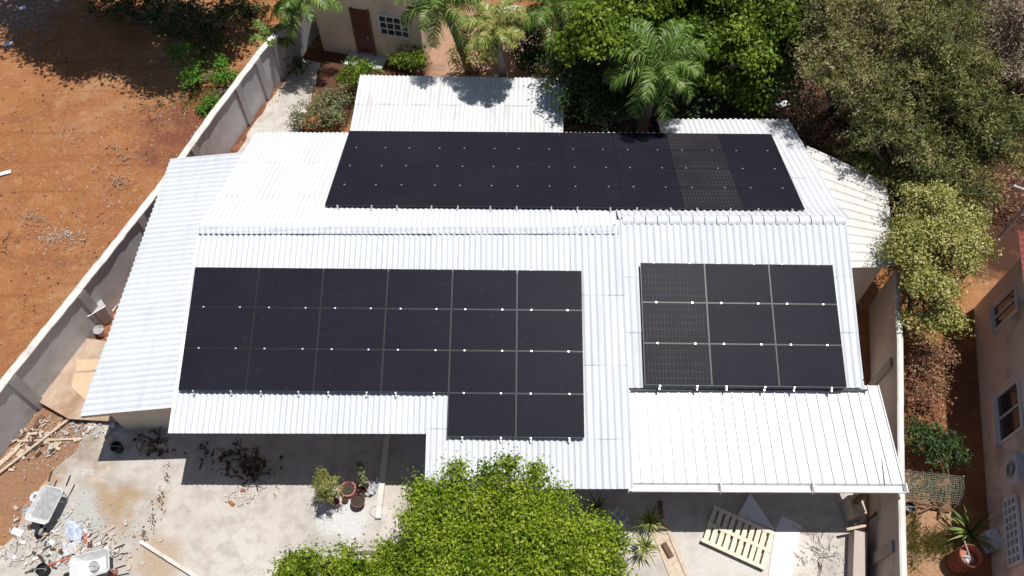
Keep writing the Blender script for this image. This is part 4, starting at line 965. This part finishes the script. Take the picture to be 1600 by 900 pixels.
sh('potted_shrub', 510, 762, .95, (.33, .33, .5), L['shrub_y'], 50, .11, 'pale feathery conifer-like shrub growing from the terracotta pot', aspect=.18, sub=.12, subdens=30, spray=.18)
sh('flower_plant', 568, 752, .7, (.10, .14, .2), L['olive'], 9, .08, 'thin stemmed plant with pale blossoms over the red pots', extra=[(562, 728, 1.1, (.07, .07, .07)), (566, 738, .9, (.06, .06, .06))], sub=.05)
# hose
c = G(588, 800); mb = MB(); mb.tube([c+Vector((.16*math.cos(a), .16*math.sin(a), .045+.002*a)) for a in [i*.35 for i in range(34)]], .012, 6); tag(mb.build('hose', 'steel', None, loc=c), 'coiled grey wire beside the pale kerb', 'hose')
# lower right: timber, pallet, boards
plank(G(1018, 800), G(1062, 910), .42, .03, 'wood', 'wide pale board beside the green tree, lower end out of frame', .01)
plank(G(1028, 792), G(1075, 905), .10, .05, 'wood', 'narrow light batten right of the wide pale board', .03)
plank(G(1030, 785), G(1032, 812), .12, .05, 'wood_dark', 'dark short stake at the upper end of the boards', .12)
plank(G(1036, 850), G(1048, 872), .14, .1, 'wood_dark', 'dark wood block on the lower part of the boards', .05)
def pallet(px, label, z=.14):
    pts = [G(u, v, z) for u, v in px]; A, B, C, D = pts    # A far-left, B far-right, C near-right, D near-left
    t = thing('pallet', (A.x, A.y, 0), label, 'pallet'); ux = (B-A).normalized(); W = (B-A).length; uy = (D-A); uy -= ux*uy.dot(ux); Hh = uy.length; uy.normalize()
    # three stringers along x, slats across
    for s_ in (0, .5, 1):
        q = A+uy*(s_*(Hh-.10)+.05); mb = MB(); mb.beam(q-Vector((0, 0, .03)), q+ux*W-Vector((0, 0, .03)), .045, .10); mb.build('stringer', 'wood_dark', t)
        mb = MB(); mb.beam(q+Vector((0, 0, .045)), q+ux*W+Vector((0, 0, .045)), .10, .018); mb.build('top_rail', 'pallet', t)
    n = 10
    for i in range(n):
        q = A+ux*(W*(i+.5)/n); mb = MB(); jz = random.uniform(-.02, .02)
        mb.beam(q+ux*jz+Vector((0, 0, .024)), q+ux*(jz+.02)+uy*Hh+Vector((0, 0, .024)), .115, .018); mb.build('slat', 'pallet', t)
    return t
pallet([(1115, 790), (1212, 833), (1198, 889), (1094, 846)], 'slatted wooden pallet lying half in the shade of the gutter')
board([(1170, 773), (1210, 828), (1152, 806)], 'white_sheet', 'triangular pale board behind the pallet', .05, .02, 'board_offcut', tilt=[.15, 0, .0])
board([(1222, 806), (1252, 822), (1236, 905), (1200, 905), (1210, 832)], 'white_sheet', 'bright white board on the slab right of the pallet', .015, .02, 'white_board')
# low block wall and beams in the lower right corner
lw = thing('low_wall', G(1338, 870), 'low pinkish block wall at the lower right of the slab', 'wall')
mb = MB(); a, b = G(1335, 838), G(1332, 930); mb.beam(a+Vector((0, 0, .25)), b+Vector((0, 0, .25)), .34, .5); mb.build('block', 'rightwall', lw, bevel=.01)
pl2 = thing('masonry_pier', G(1330, 800), 'small pale masonry pier under the gutter end', 'pier')
mb = MB(); a = G(1326, 800); mb.box((a.x, a.y, .35), (.38, .55, .7), rz=.1); mb.build('block', 'rightwall', pl2, bevel=.015)
mb = MB(); mb.box((a.x, a.y, .72), (.3, .45, .05), rz=.1); mb.build('cap_board', 'wood', pl2)
plank(G(1322, 828, .5), G(1352, 822, .5), .07, .07, 'wood', 'short beam resting across the low wall end', .0)
plank(G(1345, 822, .5), G(1396, 780, .6), .07, .06, 'wood_dark', 'dark beam slanting from the low wall to the boundary wall', .0)
plank(G(1325, 775), G(1318, 820), .08, .06, 'wood', 'pale beam lying on the masonry pier', .72)
# potted palms near tree
def grassy(u, v, n, ln, leaf, label, name='spiky_plant', lw=.05, z=.25, elev=(10, 75), cat='plant', droop=.4):
    c = G(u, v); t = thing(name, c, label, cat); blades(t, (c.x, c.y, z), n, ln, leaf, lw, elev=elev, droop=droop)
    mb = MB(); mb.tube([(c.x, c.y, 0), (c.x, c.y, z+.03)], [.05, .03], 8); mb.build('stem', 'bark', t); return t
grassy(1012, 822, 70, .55, L['palm_y'], 'yellowish spiky plant at the edge of the porch shade', lw=.035, z=.35)
grassy(1005, 860, 60, .6, L['palm_y'], 'yellowish drooping plant beside the lime green tree', lw=.035, z=.35)
grassy(930, 800, 40, .55, L['olive'], 'pale plant in the shade behind the lime green tree', lw=.035, z=.5)
grassy(1508, 838, 40, 1.0, L['palm'], 'long bladed dark agave beside the rusty drum', lw=.05, z=.25, droop=.3)
# net, trellis, grass, drum
nc = [G(1412, 735, .7), G(1505, 745, .7), G(1522, 758, .5), G(1500, 788, .35), G(1412, 780, .5)]
t = thing('garden_net', (nc[0].x, nc[0].y, 0), 'grey net stretched over plants below the rounded green bush', 'net')
mb = MB(); a, b, c_, d_2 = nc[0], nc[1], nc[3], nc[4]
for i in range(26):
    s_ = i/25; mb.tube([a.lerp(b, s_)+Vector((0, 0, .04*math.sin(i))), a.lerp(b, s_).lerp(d_2.lerp(c_, s_), .5)+Vector((0, 0, .12+.04*math.sin(i*2.1))), d_2.lerp(c_, s_)], .007, 4)
for i in range(14):
    s_ = i/13; mb.tube([a.lerp(d_2, s_)+Vector((0, 0, .12*math.sin(s_*3.1))), a.lerp(d_2, s_).lerp(b.lerp(c_, s_), .5)+Vector((0, 0, .12*math.sin(s_*3.1)+.03)), b.lerp(c_, s_)+Vector((0, 0, .1*math.sin(s_*3.1)))], .007, 4)
mb.build('mesh', 'net', t)
for q in (nc[0], nc[1], nc[3], nc[4]):
    mb = MB(); mb.tube([(q.x, q.y, 0), (q.x, q.y, q.z+.05)], .02, 6); mb.build('stake', 'twig', t)
sh('dry_shrub', 1455, 760, .25, (.75, .4, .22), L['olive'], 24, .07, 'dusty low plants under the grey net', drop=.1)
fc_ = G(1462, 798); t = thing('wooden_trestle', fc_, 'collapsed weathered wooden trestle below the grey net', 'trestle')
for (a, b) in (((1425, 790), (1485, 800)), ((1430, 805), (1480, 782)), ((1455, 778), (1478, 815)), ((1425, 792), (1430, 812)), ((1470, 770), (1466, 812))):
    mb = MB(); mb.beam(G(*a)+Vector((0, 0, .25)), G(*b)+Vector((0, 0, .12)), .05, .04); mb.build('rail', 'wood_dark', t)
def grass_patch(u, v, ru, rv, n, leaf, h=.16):
    mb = MB()
    for _ in range(n):
        p = G(u+random.gauss(0, ru*.5), v+random.gauss(0, rv*.5)); az = random.uniform(0, 6.28); w_ = Vector((math.cos(az), math.sin(az), 0))*.012
        hh = h*random.uniform(.5, 1.2); tip = p+Vector((random.uniform(-.07, .07), random.uniform(-.07, .07), hh)); mb.add([p-w_, p+w_, tip+w_*.3, tip-w_*.3], [(0, 1, 2, 3)])
    return mb
for nm, args in (('grass', (1462, 850, 34, 24, 1500, L['grass'])), ('grass', (1425, 840, 14, 55, 900, L['grass'])), ('grass', (430, 120, 20, 30, 400, L['grass'])), ('grass', (320, 150, 70, 30, 700, L['weed']))):
    tag(grass_patch(*args[:5], args[5]).build(nm, args[5]), kind='stuff')
c = G(1518, 868, .88); c.z = 0; t = thing('drum', c, 'rusty orange drum with pale rag inside, lower right corner', 'drum')
mb = MB(); pr = [(.01, 0), (.29, 0), (.29, .28), (.305, .30), (.29, .32), (.29, .56), (.305, .58), (.29, .60), (.29, .86), (.30, .88), (.285, .88), (.275, .86)]
mb.lathe(c, pr, 28); mb.build('shell', 'barrel', t, smooth=False)
mb = MB(); mb.lathe(c, [(.275, .87), (.27, .55), (.01, .54)], 28); mb.build('inner_wall', 'barrel_in', t)
rg = MB(); rg.rock((c.x+.05, c.y-.03, .56), .15, .9); rg.rock((c.x+.12, c.y+.05, .56), .1, .9); tag(rg.build('rag', 'cloth', None, loc=c), 'pale rag bunched inside the rusty drum', 'cloth')
rg = MB(); rg.tube([(c.x+.1, c.y-.1, .6), (c.x-.22, c.y+.3, 1.15)], .015, 6); tag(rg.build('stick', 'whitepaint', None, loc=c), 'thin white stick leaning out of the rusty drum', 'stick')
bucket(G(1415, 797), .14, .3, 'rubber', 'black bucket beside the right boundary wall', 'dark')
c = G(1545, 850); mb = MB(); mb.box((c.x-.1, c.y, .3), (.32, .5, .6), rz=.3); tag(mb.build('box', 'cloth', None, loc=c, bevel=.02), 'pale worn box between the agave and the neighbour house', 'box')
c = G(1425, 880); twigs(1427, 878, 10, .25, 'twig', 'small heap of pale twigs at the foot of the right wall')
# white scraps behind the notch
frag(915, 188, .5, .12, -.3, 'white_sheet', 'pale strip of scrap behind the roof notch', grp=None, z=.05)
frag(1222, 165, .5, .25, .4, 'white_sheet', 'pale sheet scrap behind the right rear roof corner', grp=None, z=.05)
